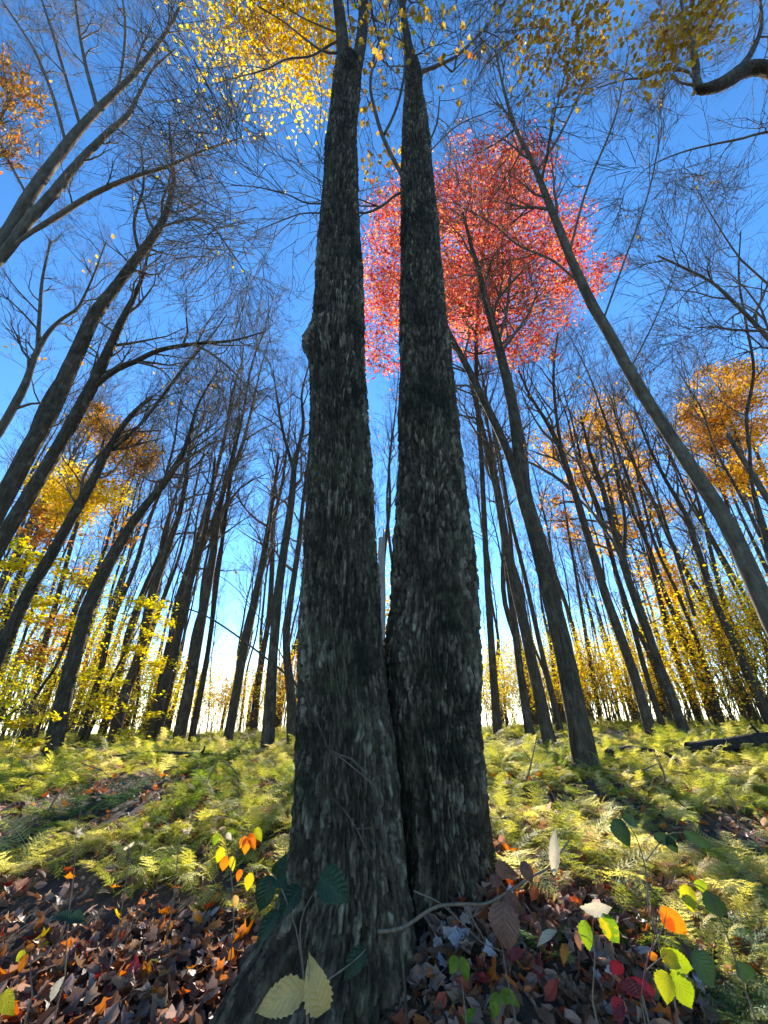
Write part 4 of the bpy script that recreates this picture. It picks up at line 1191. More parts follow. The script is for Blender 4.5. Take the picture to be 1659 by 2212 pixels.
# ---------------------------------------------------------------- logs
def log(name, label, pts, Y, bark='log_bark', stubs=3):
    P = []
    for px, py, w, dy in pts:
        p = at(px, py, Y + dy)
        p[2] = float(ground_z(p[0], p[1])) + w / 2 * depth(p) / FPX * 1.4
        P.append(p)
    r = np.array([w / 2 * depth(p) / FPX for (a, b_, w, dy), p in zip(pts, P)])
    root = empty(name, tuple(P[0]))
    child('trunk', stem_mesh('trunk', np.array(P), r, 12, 0.25, 5), M[bark], root)
    tb = Tubes()
    for i in range(stubs):
        tb = Tubes()
        j = rng.integers(1, len(P)); q = P[j]
        d = nrm(np.array([rng.normal(0, .9), rng.normal(0, .5), 0.6]))
        tb.add(np.array([q, q + d * .1, q + d * .2 + rng.normal(0, .03, 3)]), np.array([.025, .018, .012]), 6)
        child('branch_stub', tb.mesh('branch_stub'), M[bark], root)
    return tag(root, label, 'log')


log('fallen_log', 'dark rotten log lying in the ferns at the right edge', [(1480, 1600, 26, 0), (1560, 1605, 30, -.1), (1650, 1612, 34, -.2), (1760, 1620, 34, -.3), (1900, 1630, 30, -.4)], 6.3)
log('fallen_log', 'short dark log just right of the double-stemmed tree', [(1300, 1600, 20, .2), (1360, 1602, 24, .1), (1420, 1610, 20, 0), (1450, 1612, 12, 0)], 6.0, stubs=1)
log('fallen_log', 'thin fallen trunk lying across the ferns at left', [(230, 1640, 12, 0), (330, 1640, 14, .1), (430, 1632, 12, .3), (520, 1625, 8, .5)], 6.6)

# ---------------------------------------------------------------- ferns
def frond_mesh(name, L, npair, detail, seed, droop=0.9):
    """one fern frond along +x, arching; leaflets toothed when detail is on"""
    g = np.random.default_rng(seed)
    V, T = [], []

    def axis(t):
        a = droop * t * t
        return np.array([L * (t - 0.12 * a * t), 0.0, L * (0.62 * t - 0.55 * a * t)])
    # midrib
    n = 9
    for i in range(n):
        p = axis(i / (n - 1)); w = 0.004 * (1 - 0.8 * i / (n - 1))
        V += [p + [0, -w, 0], p + [0, w, 0]]
        if i:
            b0 = 2 * i - 2
            T += [(b0, b0 + 1, b0 + 3), (b0, b0 + 3, b0 + 2)]
    for i in range(npair):
        t = 0.2 + 0.79 * i / (npair - 1)
        p = axis(t); fw = nrm(axis(min(1, t + 0.03)) - p)
        wid = L * 0.23 * math.sin(math.pi * min(1, (1 - t) / 0.8) ** 0.75 * 0.55 + 0.02) * g.uniform(0.85, 1.1)
        for sgn in (-1, 1):
            side = nrm(np.array([0, sgn, 0]) + fw * 0.45 + np.array([0, 0, g.normal(-0.12, 0.12)]))
            up = nrm(np.cross(fw, side)) * sgn
            ll = wid * g.uniform(0.85, 1.1)
            hw = L / npair * 0.42
            b0 = len(V)
            if detail:
                m_ = 5
                V.append(p); V.append(p + side * ll)
                for j in range(m_):
                    s_ = (j + 0.2) / m_; e_ = (j + 0.75) / m_
                    h_ = hw * (1.15 - s_) * 1.15
                    for q in (-1, 1):
                        c0 = len(V)
                        V += [p + side * ll * s_, p + side * ll * (e_ + 0.22) + fw * q * h_ + up * g.normal(0, .004), p + side * ll * min(1, s_ + 0.95 / m_)]
                        T.append((c0, c0 + 1, c0 + 2))
            else:
                V += [p - fw * hw * .5, p + fw * hw * .5, p + side * ll * .6 + fw * hw * .55, p + side * ll, p + side * ll * .6 - fw * hw * .45]
                T += [(b0, b0 + 1, b0 + 2), (b0, b0 + 2, b0 + 4), (b0 + 4, b0 + 2, b0 + 3)]
    return mesh_np(name, np.array(V), None, np.array(T), False)


def clump_mesh(name, seed, nf, detail, L=0.42):
    g = np.random.default_rng(seed)
    VV, TT, n0 = [], [], 0
    for i in range(nf):
        me = frond_mesh('tmp', L * g.uniform(0.7, 1.15), 15 if detail else 12, detail, seed * 31 + i, g.uniform(0.5, 1.2))
        v = np.empty(len(me.vertices) * 3); me.vertices.foreach_get('co', v); v = v.reshape(-1, 3)
        t = np.array([p.vertices[:] for p in me.polygons])
        bpy.data.meshes.remove(me)
        a = i / nf * 6.283 + g.normal(0, .35)
        tl_ = g.normal(0.0, 0.22)
        Mx = np.array((Euler((0, tl_, 0)).to_matrix() if True else None))
        Mz = np.array(Euler((g.normal(0, .25), 0, a)).to_matrix())
        v = v @ Mx.T @ Mz.T + np.array([g.normal(0, .05), g.normal(0, .05), 0])
        VV.append(v); TT.append(t + n0); n0 += len(v)
    return mesh_np(name, np.concatenate(VV), None, np.concatenate(TT), False)


PROTO = bpy.data.collections.new('fern_forms')
for i in range(5):
    me = clump_mesh('fern_form', 11 + i, 6, True)
    me.materials.append(M['fern'])
    po = bpy.data.objects.new('fern_form', me)
    PROTO.objects.link(po)


def scatter(name, pts, scales, rots, coll, kind='stuff', label=None, cat=None):
    """a bed of plants: instances of the forms on a cloud of points"""
    me = bpy.data.meshes.new(name)
    me.vertices.add(len(pts)); me.vertices.foreach_set('co', np.asarray(pts, np.float32).ravel())
    a = me.attributes.new('scl', 'FLOAT', 'POINT'); a.data.foreach_set('value', np.asarray(scales, np.float32))
    a = me.attributes.new('rot', 'FLOAT_VECTOR', 'POINT'); a.data.foreach_set('vector', np.asarray(rots, np.float32).ravel())
    o = link(name, me)
    ng = bpy.data.node_groups.new(name, 'GeometryNodeTree')
    ng.interface.new_socket('Geometry', in_out='INPUT', socket_type='NodeSocketGeometry')
    ng.interface.new_socket('Geometry', in_out='OUTPUT', socket_type='NodeSocketGeometry')
    gi, go = ng.nodes.new('NodeGroupInput'), ng.nodes.new('NodeGroupOutput')
    ci = ng.nodes.new('GeometryNodeCollectionInfo'); ci.inputs['Collection'].default_value = coll
    ci.inputs['Separate Children'].default_value = True; ci.inputs['Reset Children'].default_value = True
    ip = ng.nodes.new('GeometryNodeInstanceOnPoints'); ip.inputs['Pick Instance'].default_value = True
    na = ng.nodes.new('GeometryNodeInputNamedAttribute'); na.data_type = 'FLOAT'; na.inputs['Name'].default_value = 'scl'
    nr = ng.nodes.new('GeometryNodeInputNamedAttribute'); nr.data_type = 'FLOAT_VECTOR'; nr.inputs['Name'].default_value = 'rot'
    lk = ng.links.new
    lk(gi.outputs[0], ip.inputs['Points']); lk(ci.outputs[0], ip.inputs['Instance'])
    lk(nr.outputs[0], ip.inputs['Rotation']); lk(na.outputs[0], ip.inputs['Scale'])
    lk(ip.outputs[0], go.inputs[0])
    md = o.modifiers.new('bed', 'NODES'); md.node_group = ng
    return tag(o, label, cat, None, kind)


def litter_zone(x, y):
    """1 where bare leaf litter shows in front, 0 where ferns grow"""
    edge = 2.78 + 0.3 * (vnoise(x * 1.3, y * 0.9, 9) - 0.5) * 2
    edge = edge - 0.4 * sstep(-0.9, -2.2, x) - 1.25 * sstep(0.75, 1.5, x)
    return 1 - sstep(edge - 0.25, edge + 0.2, y)


n = 6800
Y = 1.5 + 15.2 * rng.random(n) ** 1.5
X = (rng.random(n) * 2 - 1) * (Y * 1.25 + 0.8)
keep = (litter_zone(X, Y) < rng.random(n) * 0.7) & (np.hypot(X + 0.05, (Y - 2.4)) > 0.55)
keep &= vnoise(X * 0.8, Y * 0.8, 14) > 0.22 + 0.12 * rng.random(n)
X, Y = X[keep], Y[keep]
Z = ground_z(X, Y)
S = rng.uniform(0.45, 1.0, len(X)) * (0.75 + 0.25 * sstep(3, 6, Y)) * (0.8 + 0.4 * vnoise(X * 0.6, Y * 0.6, 15))
scatter('fern_bed', np.stack([X, Y, Z], 1), S, np.stack([rng.normal(0, .12, len(X)), rng.normal(0, .12, len(X)), rng.uniform(0, 6.28, len(X))], 1), PROTO, 'stuff', 'yellowing ferns covering the forest floor', 'ferns')

# nearer ferns one by one
FR = {}
for mt in ('fern', 'fern_pale', 'fern_dark'):
    FR[mt] = []
    for i in range(3):
        me = frond_mesh('frond', 0.42, 17, True, 90 + i, 0.6 + 0.25 * i)
        me.materials.append(M[mt]); FR[mt].append(me)


def fern(px, py, sc, mt, label, nf=6, group=None):
    p = ground_hit(px, py)
    root = empty('fern', (p[0], p[1], float(ground_z(p[0], p[1])) - 0.01))
    for i in range(nf):
        o = link('frond', FR[mt][i % 3], None, root)
        o.rotation_euler = (rng.normal(0, .2), rng.normal(-0.05, .22), i / nf * 6.283 + rng.normal(0, .3))
        s = sc * rng.uniform(0.75, 1.15); o.scale = (s, s, s)
    return tag(root, label, 'fern', group)


fern(335, 1905, 0.85, 'fern_pale', 'bright pale fern at the edge of the leaf litter left of the twin trunk', 8)
fern(15, 1900, 1.0, 'fern_pale', 'tall upright fern at the left edge of the picture', 7)
fern(470, 1915, 0.6, 'fern_pale', 'small pale fern behind the orange-leaved sprig', 6)
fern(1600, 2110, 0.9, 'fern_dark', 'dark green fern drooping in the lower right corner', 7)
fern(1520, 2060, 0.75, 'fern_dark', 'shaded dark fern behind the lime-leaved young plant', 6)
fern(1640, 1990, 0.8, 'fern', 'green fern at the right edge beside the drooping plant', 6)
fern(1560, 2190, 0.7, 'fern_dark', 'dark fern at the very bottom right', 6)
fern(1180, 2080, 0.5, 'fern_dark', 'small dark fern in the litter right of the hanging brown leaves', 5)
fern(1450, 2000, 0.7, 'fern', 'yellow-green fern behind the orange leaf of the young plant', 6)
fern(1380, 2060, 0.6, 'fern', 'low fern left of the lime-leaved young plant', 6)
fern(1240, 1900, 0.6, 'fern', 'green fern right of the curled beige leaf', 6)
fern(1600, 2050, 0.8, 'fern_pale', 'pale fern between the drooping plant and the right edge', 6)
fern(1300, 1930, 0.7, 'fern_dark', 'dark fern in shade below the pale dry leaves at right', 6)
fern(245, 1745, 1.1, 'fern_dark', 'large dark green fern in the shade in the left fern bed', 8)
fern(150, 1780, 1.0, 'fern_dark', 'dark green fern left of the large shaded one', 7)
fern(1090, 1880, 0.7, 'fern', 'green fern at the foot of the right twin stem', 6)
FRONT = []
for i in range(34):
    left = i % 2 == 0
    px = rng.uniform(10, 610) if left else rng.uniform(1080, 1650)
    py = rng.uniform(1760, 1900) if left else rng.uniform(1740, 1960)
    mt = 'fern_pale' if rng.random() < 0.45 else 'fern'
    FRONT.append((px, py, mt, left))
cnt = {}
for px, py, mt, left in sorted(FRONT):
    j = cnt.get((mt, left), 0); cnt[(mt, left)] = j + 1
    fern(px, py, rng.uniform(0.6, 0.95), mt, ('pale' if mt == 'fern_pale' else 'green') + ' fern, ' + ORD[j] + ' from left in the front rows ' + ('left' if left else 'right') + ' of the twin trunk', 6, 'front ferns ' + ('left' if left else 'right'))

# ---------------------------------------------------------------- leaf litter
n = 34000
Y = 0.9 + 6.0 * rng.random(n) ** 1.4
X = (rng.random(n) * 2 - 1) * (Y * 1.15 + 0.4)
keep = litter_zone(X, Y) + 0.35 > rng.random(n)
X, Y = X[keep], Y[keep]
X = np.concatenate([X, rng.uniform(0.0, 1.6, 3600), rng.uniform(-2.6, -0.2, 3800)]); Y = np.concatenate([Y, rng.uniform(1.3, 2.7, 3600), rng.uniform(1.1, 2.6, 3800)])
sh = rng.permutation(len(X)); X, Y = X[sh], Y[sh]
C = np.stack([X, Y, ground_z(X, Y) + rng.uniform(0.0, 0.055, len(X))], 1)
h_ = len(C) * 4 // 10
V, T, rv = leaves_arrays(C[:h_], 0.052, 'maple', 0.9, 0.55)
V2, T2, rv2 = leaves_arrays(C[h_:], 0.052, 'oval', 1.0, 0.6)
T = np.concatenate([T, T2 + len(V)]); V = np.concatenate([V, V2]); rv = np.concatenate([rv, rv2])
tag(link('leaf_litter', mesh_np('leaf_litter', V, None, T, False, {'rnd': rv}), M['litter']), 'brown fallen leaves carpeting the ground in front', 'leaf litter', None, 'stuff')


def curled_leaf(seed, maple=True):
    g = np.random.default_rng(seed)
    if maple:
        ang = [180, 150, 128, 112, 95, 78, 62, 48, 32, 15, 0]
        rad = [.12, .40, .58, .40, .52, .82, .55, .62, .62, .66, 1.0]
        pts = [(a, r_) for a, r_ in zip(ang, rad)]
        full = pts + [(-a, r_) for a, r_ in reversed(pts[1:-1])]
    else:
        full = [(a, 0.95 * abs(math.cos(R(a) / 2)) ** 0.5 * (0.34 / math.hypot(0.34 * math.cos(R(a)), math.sin(R(a))))) for a in range(180, -180, -18)]
    V = [(0, 0, 0)]
    for a, r_ in full:
        r_ *= g.uniform(0.88, 1.08)
        V.append((r_ * math.cos(R(a)), r_ * math.sin(R(a)), 0))
    V = np.array(V)
    mid = V[1:] * 0.55
    V = np.concatenate([V, mid])
    m_ = len(full)
    cx, cy, tw = g.uniform(-0.5, 0.9), g.uniform(0.2, 1.3), g.normal(0, .5)
    V[:, 2] = 0.35 * cx * V[:, 0] ** 2 + 0.5 * cy * V[:, 1] ** 2 + 0.4 * tw * V[:, 0] * V[:, 1] + g.normal(0, .025, len(V))
    T, Q = [], []
    for i in range(m_):
        j = (i + 1) % m_
        T.append((0, 1 + m_ + j, 1 + m_ + i))
        Q.append((1 + m_ + i, 1 + m_ + j, 1 + j, 1 + i))
    return V * 0.048, np.array(Q), np.array(T)


LF = {}
for nm in ('brown', 'grey', 'tan', 'orange', 'crimson', 'yellow'):
    LF[nm] = []
    for i in range(4):
        V, Q, T = curled_leaf(40 + i + len(nm) * 7, i != 3)
        me = mesh_np('fallen_leaf', V, Q, T, True); me.materials.append(M['fallen_' + nm]); LF[nm].append(me)
LAB = {'brown': 'brown curled', 'grey': 'pale grey upturned', 'tan': 'light tan', 'orange': 'bright orange', 'crimson': 'dark crimson', 'yellow': 'yellow'}


def fallen(px, py, nm, sc, side):
    p = ground_hit(px, py)
    o = link('fallen_leaf', LF[nm][int(rng.integers(0, 4))])
    o.location = (p[0], p[1], float(ground_z(p[0], p[1])) + rng.uniform(0.035, 0.075))
    o.rotation_euler = (rng.normal(0, .55), rng.normal(0, .55), rng.uniform(0, 6.28))
    o.scale = (sc,) * 3
    where = {'l': 'in the sunlit litter at the lower left', 'r': 'in the shaded litter at the lower right', 'c': 'heaped at the foot of the right twin stem'}[side]
    return tag(o, LAB[nm] + ' fallen leaf ' + where, 'leaf', LAB[nm] + ' leaves ' + where)


for i in range(150):
    nm = rng.choice(['brown', 'tan', 'orange', 'crimson', 'grey', 'yellow'], p=[.46, .22, .13, .07, .09, .03])
    fallen(rng.uniform(-20, 560), rng.uniform(1930, 2225), nm, rng.uniform(0.75, 1.25), 'l')
for i in range(34):
    fallen(rng.normal(400, 90), rng.normal(2090, 60), rng.choice(['orange', 'tan', 'crimson'], p=[.6, .25, .15]), rng.uniform(0.8, 1.2), 'l')
for i in range(42):
    fallen(rng.uniform(888, 1010), rng.uniform(1960, 2200), rng.choice(['grey', 'brown', 'tan'], p=[.5, .3, .2]), rng.uniform(0.8, 1.2), 'c')
for i in range(70):
    nm = rng.choice(['brown', 'tan', 'crimson', 'grey', 'orange'], p=[.5, .14, .14, .14, .08])
    fallen(rng.uniform(1000, 1680), rng.uniform(1990, 2225), nm, rng.uniform(0.8, 1.3), 'r')

# ---------------------------------------------------------------- sprigs, dry leaves and sticks in front
def blade(b_px, t_px, Y, wpx, mat, parent, fold=0.38, curl=0.5, teeth=True, Y2=None, shape='ovate', roll=0.0, label=None, name='leaf'):
    """a single leaf from its base to its tip, traced, with its own thickness of fold and curl"""
    A = at(*b_px, Y); B = at(*t_px, Y2 or Y)
    ax = B - A; L = np.linalg.norm(ax); ax = ax / L
    view = nrm((A + B) / 2)
    nz = nrm(-view + ax * np.dot(view, ax))
    Mr = np.array(Matrix.Rotation(roll, 3, Vector(ax)))
    nz = Mr @ nz
    sd = np.cross(nz, ax)
    W = wpx / 2 * depth((A + B) / 2) / FPX
    n = 21
    V = []
    g = np.random.default_rng(int(abs(b_px[0] * 7 + b_px[1] * 3)) + 1)
    for i in range(n):
        t = i / (n - 1)
        w = {'ovate': 2.75 * t ** 0.62 * (1 - t) ** 1.15, 'lance': math.sin(math.pi * t ** 0.9), 'heart': 2.45 * t ** 0.46 * (1 - t) ** 1.05}[shape] * (1 if i < n - 1 else 0) + 0.01
        if teeth and 0 < i < n - 1:
            w *= 1.0 + (0.07 if i % 2 else -0.05)
        w *= g.uniform(0.95, 1.05)
        mid = A + ax * L * t + nz * (-curl * L * (t - 0.3) ** 2)
        for f in (-1, -0.5, 0, 0.5, 1):
            wav = g.normal(0, 0.012) * L
            V.append(mid + sd * f * w * W + nz * (fold * abs(f) * w * W + (wav if abs(f) == 1 else 0)) + (ax * (-0.03 * L) if teeth and abs(f) == 1 and i % 2 else 0))
    Q = []
    for i in range(n - 1):
        for j in range(4):
            a = i * 5 + j
            Q.append((a, a + 1, a + 6, a + 5))
    me = mesh_np(name, np.array(V), np.array(Q), None, True, {'lt': np.repeat(np.linspace(0, 1, n), 5), 'lf': np.tile([1, .5, 0, .5, 1], n)})
    if parent is None:
        o = link(name, me, M[mat])
    else:
        o = child(name, me, M[mat], parent, label)
    return o


def stem(pts, Y, w, parent, mat='dry_stem', name='stem', Ys=None):
    P = np.array([at(x, y, (Ys[i] if Ys else Y)) for i, (x, y) in enumerate(pts)])
    r = np.linspace(w, w * 0.45, len(P)) / 2 * np.array([depth(p) for p in P]) / FPX
    P, r = resample(P, r, max(6, 3 * len(P)))
    tb = Tubes(); tb.add(P, r, 6)
    return child(name, tb.mesh(name), M[mat], parent)


def sprig(name, label, cat, base, Y, stems, leaves):
    p = at(*base, Y)
    g = float(ground_z(p[0], p[1]))
    root = empty(name, (p[0], p[1], g))
    for s in stems:
        pts, w = s[0], s[1]
        stem(pts, Y, w, root, s[2] if len(s) > 2 else 'dry_stem')
    q = np.array([[p[0], p[1], g - 0.03], [p[0], p[1], (g + p[2]) / 2], p])
    if p[2] > g:
        tb = Tubes(); q[1] += np.array([0.012, -0.01, 0.0]); tb.add(q, np.array([0.003, 0.0026, 0.0022]), 6)
        child('stem', tb.mesh('stem'), M['dry_stem'], root)
    for lf in leaves:
        blade(lf[0], lf[1], Y + (lf[5] if len(lf) > 5 else 0), lf[2], lf[3], root, roll=lf[4] if len(lf) > 4 else 0.0, shape=lf[6] if len(lf) > 6 else 'ovate')
    return tag(root, label, cat)


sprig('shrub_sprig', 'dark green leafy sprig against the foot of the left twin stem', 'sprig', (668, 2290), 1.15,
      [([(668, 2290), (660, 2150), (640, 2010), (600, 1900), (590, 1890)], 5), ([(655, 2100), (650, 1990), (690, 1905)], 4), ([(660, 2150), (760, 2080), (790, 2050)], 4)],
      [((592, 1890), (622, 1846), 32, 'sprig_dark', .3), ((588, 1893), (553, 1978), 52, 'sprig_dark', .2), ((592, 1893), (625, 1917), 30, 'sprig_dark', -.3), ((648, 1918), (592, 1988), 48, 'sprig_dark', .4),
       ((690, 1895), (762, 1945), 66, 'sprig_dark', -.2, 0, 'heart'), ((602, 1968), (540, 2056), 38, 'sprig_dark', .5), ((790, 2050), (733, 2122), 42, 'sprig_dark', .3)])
sprig('pale_leaf_sprig', 'two pale yellow leaves hanging low in front of the left twin stem', 'sprig', (662, 2300), 0.95,
      [([(662, 2300), (664, 2200), (661, 2138)], 3), ([(664, 2150), (668, 2100), (666, 2068)], 2)],
      [((660, 2136), (541, 2186), 62, 'sprig_pale', .15, 0, 'ovate'), ((700, 2190), (665, 2066), 66, 'sprig_pale', -.2, 0, 'ovate')])
sprig('orange_sprig', 'small sprig with backlit orange and yellow leaves left of the twin trunk', 'sprig', (505, 1990), 2.35,
      [([(505, 1990), (500, 1900), (490, 1830), (480, 1790)], 3), ([(498, 1880), (520, 1820), (535, 1790), (555, 1788)], 2.5), ([(502, 1930), (530, 1880), (545, 1875)], 2)],
      [((535, 1808), (528, 1850), 22, 'sprig_orange'), ((540, 1800), (552, 1838), 18, 'sprig_orange'), ((530, 1806), (516, 1836), 16, 'sprig_orange'), ((552, 1788), (566, 1820), 18, 'sprig_yellow'), ((480, 1830), (468, 1868), 20, 'sprig_yellow'),
       ((488, 1850), (480, 1885), 22, 'sprig_orange'), ((500, 1850), (503, 1885), 16, 'sprig_yellow'), ((542, 1885), (532, 1930), 22, 'sprig_yellow'), ((520, 1878), (512, 1908), 16, 'sprig_orange'), ((505, 1935), (512, 1962), 18, 'sprig_pale'), ((468, 1800), (462, 1830), 16, 'sprig_lime' if 'sprig_lime' in M else 'sprig_green'), ((490, 1800), (500, 1815), 12, 'sprig_beige')])
sprig('green_sprig', 'young plant with backlit lime leaves and one orange leaf at the lower right', 'sprig', (1387, 2150), 1.1,
      [([(1387, 2150), (1395, 2090), (1412, 2030), (1419, 1960)], 3.5, 'sprig_crimson'), ([(1402, 2060), (1430, 2010), (1440, 1968)], 2.5), ([(1392, 2100), (1420, 2075), (1440, 2060)], 2.5)],
      [((1428, 1960), (1493, 2032), 46, 'sprig_orange', .2), ((1428, 2056), (1511, 2106), 44, 'sprig_green', .2), ((1452, 2100), (1506, 2192), 52, 'sprig_green', -.2), ((1440, 2100), (1436, 2172), 46, 'sprig_yellow', .3), ((1400, 2066), (1424, 2064), 16, 'sprig_orange'), ((1430, 2050), (1470, 2090), 36, 'sprig_yellow', .3)])
sprig('two_tone_sprig', 'sprig with two green leaves turning yellow below a dry beige leaf', 'sprig', (1280, 2160), 1.3,
      [([(1280, 2160), (1285, 2060), (1280, 1995), (1290, 1975)], 3), ([(1282, 2030), (1240, 2015), (1205, 2010)], 2)],
      [((1262, 1988), (1272, 2062), 32, 'sprig_green', .2), ((1296, 1978), (1348, 2046), 42, 'sprig_green', -.2), ((1254, 1960), (1333, 1969), 24, 'sprig_beige', .3, 0, 'lance'), ((1202, 2010), (1157, 2037), 17, 'sprig_beige', .5, 0, 'lance'), ((1245, 2010), (1254, 2060), 16, 'sprig_brown', .2), ((1225, 2040), (1212, 2086), 22, 'sprig_orange', .6)])
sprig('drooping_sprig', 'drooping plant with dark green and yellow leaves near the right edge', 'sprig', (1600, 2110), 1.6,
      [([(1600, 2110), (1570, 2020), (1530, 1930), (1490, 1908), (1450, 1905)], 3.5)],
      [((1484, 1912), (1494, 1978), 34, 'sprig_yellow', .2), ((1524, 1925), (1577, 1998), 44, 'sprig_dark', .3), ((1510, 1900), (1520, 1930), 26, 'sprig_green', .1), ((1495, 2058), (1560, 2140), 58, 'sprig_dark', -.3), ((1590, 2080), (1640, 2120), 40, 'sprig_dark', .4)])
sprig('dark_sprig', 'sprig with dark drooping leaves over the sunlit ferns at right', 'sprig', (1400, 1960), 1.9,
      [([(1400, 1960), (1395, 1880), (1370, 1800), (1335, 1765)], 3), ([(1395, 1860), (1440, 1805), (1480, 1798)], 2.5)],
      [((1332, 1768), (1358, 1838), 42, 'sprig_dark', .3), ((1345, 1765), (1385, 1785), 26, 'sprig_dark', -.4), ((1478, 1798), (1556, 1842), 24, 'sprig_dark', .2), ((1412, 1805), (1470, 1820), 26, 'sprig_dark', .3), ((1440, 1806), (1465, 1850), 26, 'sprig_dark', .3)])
sprig('brown_sprig', 'dry stem with hanging brown leaves right of the twin trunk', 'sprig', (1110, 2180), 1.35,
      [([(1110, 2180), (1090, 2080), (1080, 1990), (1090, 1935)], 3), ([(1082, 1980), (1075, 1920), (1110, 1860)], 2)],
      [((1088, 1950), (1096, 2068), 66, 'sprig_brown', .2, 0, 'heart'), ((1096, 1925), (1134, 1990), 34, 'sprig_brown', .5), ((1075, 1860), (1120, 1905), 46, 'sprig_brown', .7), ((1130, 1860), (1150, 1915), 30, 'sprig_brown', .2), ((1060, 1890), (1085, 1920), 26, 'sprig_brown', .2)])
sprig('crimson_sprig', 'low plant with a crimson leaf at the bottom right', 'sprig', (1395, 2215), 1.15, [([(1395, 2215), (1380, 2150), (1350, 2100)], 3)],
      [((1372, 2110), (1390, 2168), 66, 'sprig_crimson', .2, 0, 'heart'), ((1320, 2075), (1350, 2110), 34, 'sprig_crimson', .4), ((1345, 2160), (1330, 2215), 40, 'sprig_crimson', .6)])
sprig('seedling', 'three-leaved green seedling at the bottom right of the twin trunk', 'seedling', (1075, 2225), 1.35, [([(1075, 2225), (1078, 2180), (1080, 2145)], 2)],
      [((1075, 2145), (1062, 2208), 28, 'sprig_green', .2), ((1082, 2142), (1112, 2172), 24, 'sprig_green', .3), ((1085, 2140), (1130, 2175), 22, 'sprig_green', -.3)])
sprig('seedling', 'small green seedling at the foot of the hollow', 'seedling', (1000, 2140), 1.6, [([(1000, 2140), (995, 2100), (990, 2070)], 2)],
      [((990, 2070), (968, 2105), 26, 'sprig_green', .3), ((995, 2068), (1016, 2128), 24, 'sprig_green', -.2), ((1000, 2200), (1030, 2180), 20, 'sprig_green', .2)])
sprig('flat_leaf_plant', 'plant with one broad dark leaf spread flat at the left', 'plant', (140, 2105), 1.9, [([(140, 2105), (144, 2040), (148, 1985)], 3)],
      [((150, 1985), (108, 1975), 26, 'sprig_dark', .7), ((148, 1984), (186, 1985), 30, 'sprig_dark', -.6)])
sprig('red_tipped_sprig', 'sprig with orange and yellow leaves at the lower left edge', 'sprig', (70, 2150), 1.5, [([(70, 2150), (66, 2090), (70, 2050), (100, 2030)], 3), ([(66, 2080), (90, 2062), (112, 2075)], 2)],
      [((60, 2062), (34, 2106), 20, 'sprig_orange', .3), ((56, 2055), (28, 2080), 18, 'sprig_yellow', .3), ((72, 2050), (52, 2045), 16, 'sprig_orange', .3), ((100, 2030), (76, 2050), 18, 'sprig_orange', .4), ((86, 2040), (104, 2036), 12, 'sprig_yellow'), ((10, 2140), (24, 2200), 34, 'sprig_yellow', .4), ((138, 2110), (98, 2172), 18, 'sprig_beige', .4, 0, 'lance')])

# dry standing stalks
for lab, Y, pts in (('thin dry stalk standing in the ferns at far left', 2.6, [(150, 1960), (160, 1880), (165, 1800), (185, 1700)]), ('dry stalk with a curled top left of the bright pale fern', 2.4, [(255, 2010), (268, 1930), (280, 1850), (278, 1830), (262, 1815)]),
                    ('dry stalk rising behind the bright pale fern', 2.5, [(376, 1940), (382, 1870), (390, 1815), (405, 1800), (418, 1822)]), ('dead leaning stalk in the ferns right of the twin trunk', 3.2, [(1115, 1860), (1108, 1780), (1095, 1690), (1075, 1620)])):
    p = at(*pts[0], Y)
    rt = empty('dry_stalk', tuple(p))
    stem(pts, Y, 2.2, rt)
    if p[2] > ground_z(p[0], p[1]):
        tb = Tubes(); tb.add(np.array([[p[0], p[1], float(ground_z(p[0], p[1])) - .03], p * .5 + np.array([p[0], p[1], float(ground_z(p[0], p[1]))]) * .5, p]), np.array([.0035, .0035, .003]), 6); child('stem', tb.mesh('stem'), M['dry_stem'], rt)
    e = pts[-1]; m2 = pts[-2]
    for q in range(4):
        d_ = (rng.uniform(-18, 18), rng.uniform(-22, 14))
        blade((m2[0], m2[1]), (m2[0] + d_[0], m2[1] + d_[1]), Y, 6, 'sprig_beige', rt, shape='lance', teeth=False)
    tag(rt, lab, 'dry stalk')

# sticks
rt = empty('fallen_branch', tuple(at(1049, 1952, 1.75)))
stem([(815, 2012), (829, 2012), (874, 2002), (939, 1960), (1000, 1953), (1049, 1952), (1099, 1925), (1150, 1893), (1189, 1870), (1229, 1815)], 1.75, 8, rt, 'dry_stem', 'branch', [1.72, 1.72, 1.72, 1.73, 1.74, 1.75, 1.77, 1.8, 1.82, 1.85])
stem([(894, 1925), (949, 1950), (994, 1990), (1040, 2035), (1085, 2055)], 1.75, 4, rt, 'dry_stem', 'twig')
stem([(1010, 1965), (1035, 2010), (1054, 2045)], 1.75, 3.5, rt, 'dry_stem', 'twig')
stem([(1005, 1988), (1036, 1972)], 1.75, 3, rt, 'dry_stem', 'twig')
blade((1197, 1892), (1198, 1788), 1.8, 22, 'sprig_beige', rt, shape='lance', fold=0.9, label='curled beige dead leaf standing on the branch end')
tag(rt, 'bare bent stick lying in front of the twin trunk foot', 'stick')

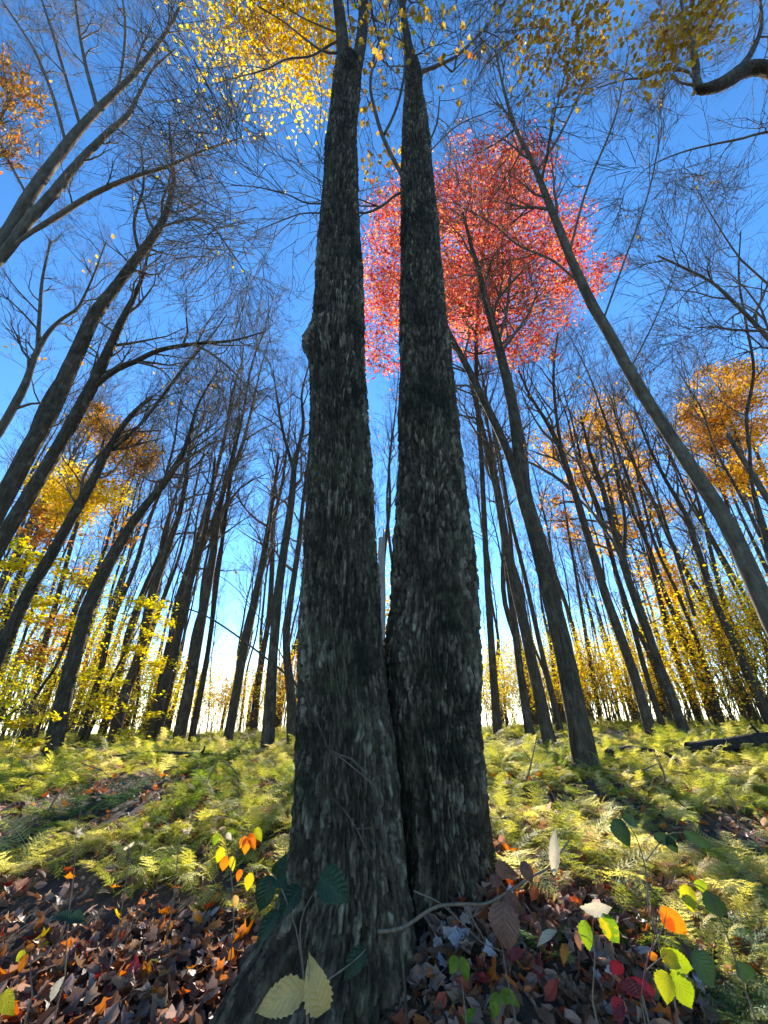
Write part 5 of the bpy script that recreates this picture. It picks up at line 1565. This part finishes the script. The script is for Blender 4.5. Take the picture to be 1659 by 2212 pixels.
rt = empty('leaning_sapling', tuple(at(880, 2190, 1.8)))
stem([(880, 2290), (876, 2150), (862, 2000), (845, 1880), (820, 1760), (800, 1690), (760, 1640), (712, 1622), (690, 1570), (640, 1480), (560, 1410), (470, 1345), (415, 1318), (372, 1312)], 1.8, 7, rt, 'far_bark', 'trunk', [1.75, 1.75, 1.75, 1.75, 1.75, 1.75, 1.74, 1.72, 1.72, 1.75, 1.8, 1.9, 1.95, 2.0])
stem([(800, 1690), (812, 1672), (832, 1668)], 1.75, 3, rt, 'far_bark', 'twig')
stem([(712, 1622), (740, 1640), (790, 1680), (812, 1700)], 1.73, 3, rt, 'dry_stem', 'twig')
stem([(640, 1480), (600, 1400), (550, 1320), (500, 1262), (440, 1225)], 1.76, 3, rt, 'far_bark', 'twig')
stem([(850, 1900), (800, 1850), (770, 1790), (735, 1740), (690, 1700), (650, 1640)], 1.75, 3.5, rt, 'far_bark', 'twig')
stem([(770, 1790), (800, 1788), (840, 1775)], 1.75, 2.5, rt, 'far_bark', 'twig')
tag(rt, 'thin dark sapling leaning across the left twin stem to the left', 'sapling')


# thin dead sticks poking out of the fern bed
STK = [(90, 1760, 60, -70), (250, 1690, -70, -40), (420, 1740, 50, -95), (520, 1700, -40, -60), (560, 1790, -90, -30), (1130, 1700, 30, -110), (1210, 1760, -50, -80), (1330, 1700, 90, -50), (1440, 1720, -30, -100), (1560, 1700, -110, -35), (1600, 1790, -40, -90)]
for i, (px, py, dx, dy) in enumerate(STK):
    g0 = ground_hit(px, py)
    rt = empty('dead_stick', tuple(g0))
    m_ = g0[1]
    stem([(px, py + 20), (px + dx * .4 + 6, py + dy * .5), (px + dx, py + dy)], m_, 4.5, rt, 'dry_stem', 'stick')
    stem([(px + dx * .4 + 6, py + dy * .5), (px + dx * .3 - 14, py + dy * .8)], m_, 2.5, rt, 'dry_stem', 'twig')
    tag(rt, 'thin dead stick in the ferns, ' + (ORD[i] + ' from left on the left side' if i < 5 else ORD[i - 5] + ' from left on the right side'), 'stick', 'dead sticks in the ferns')
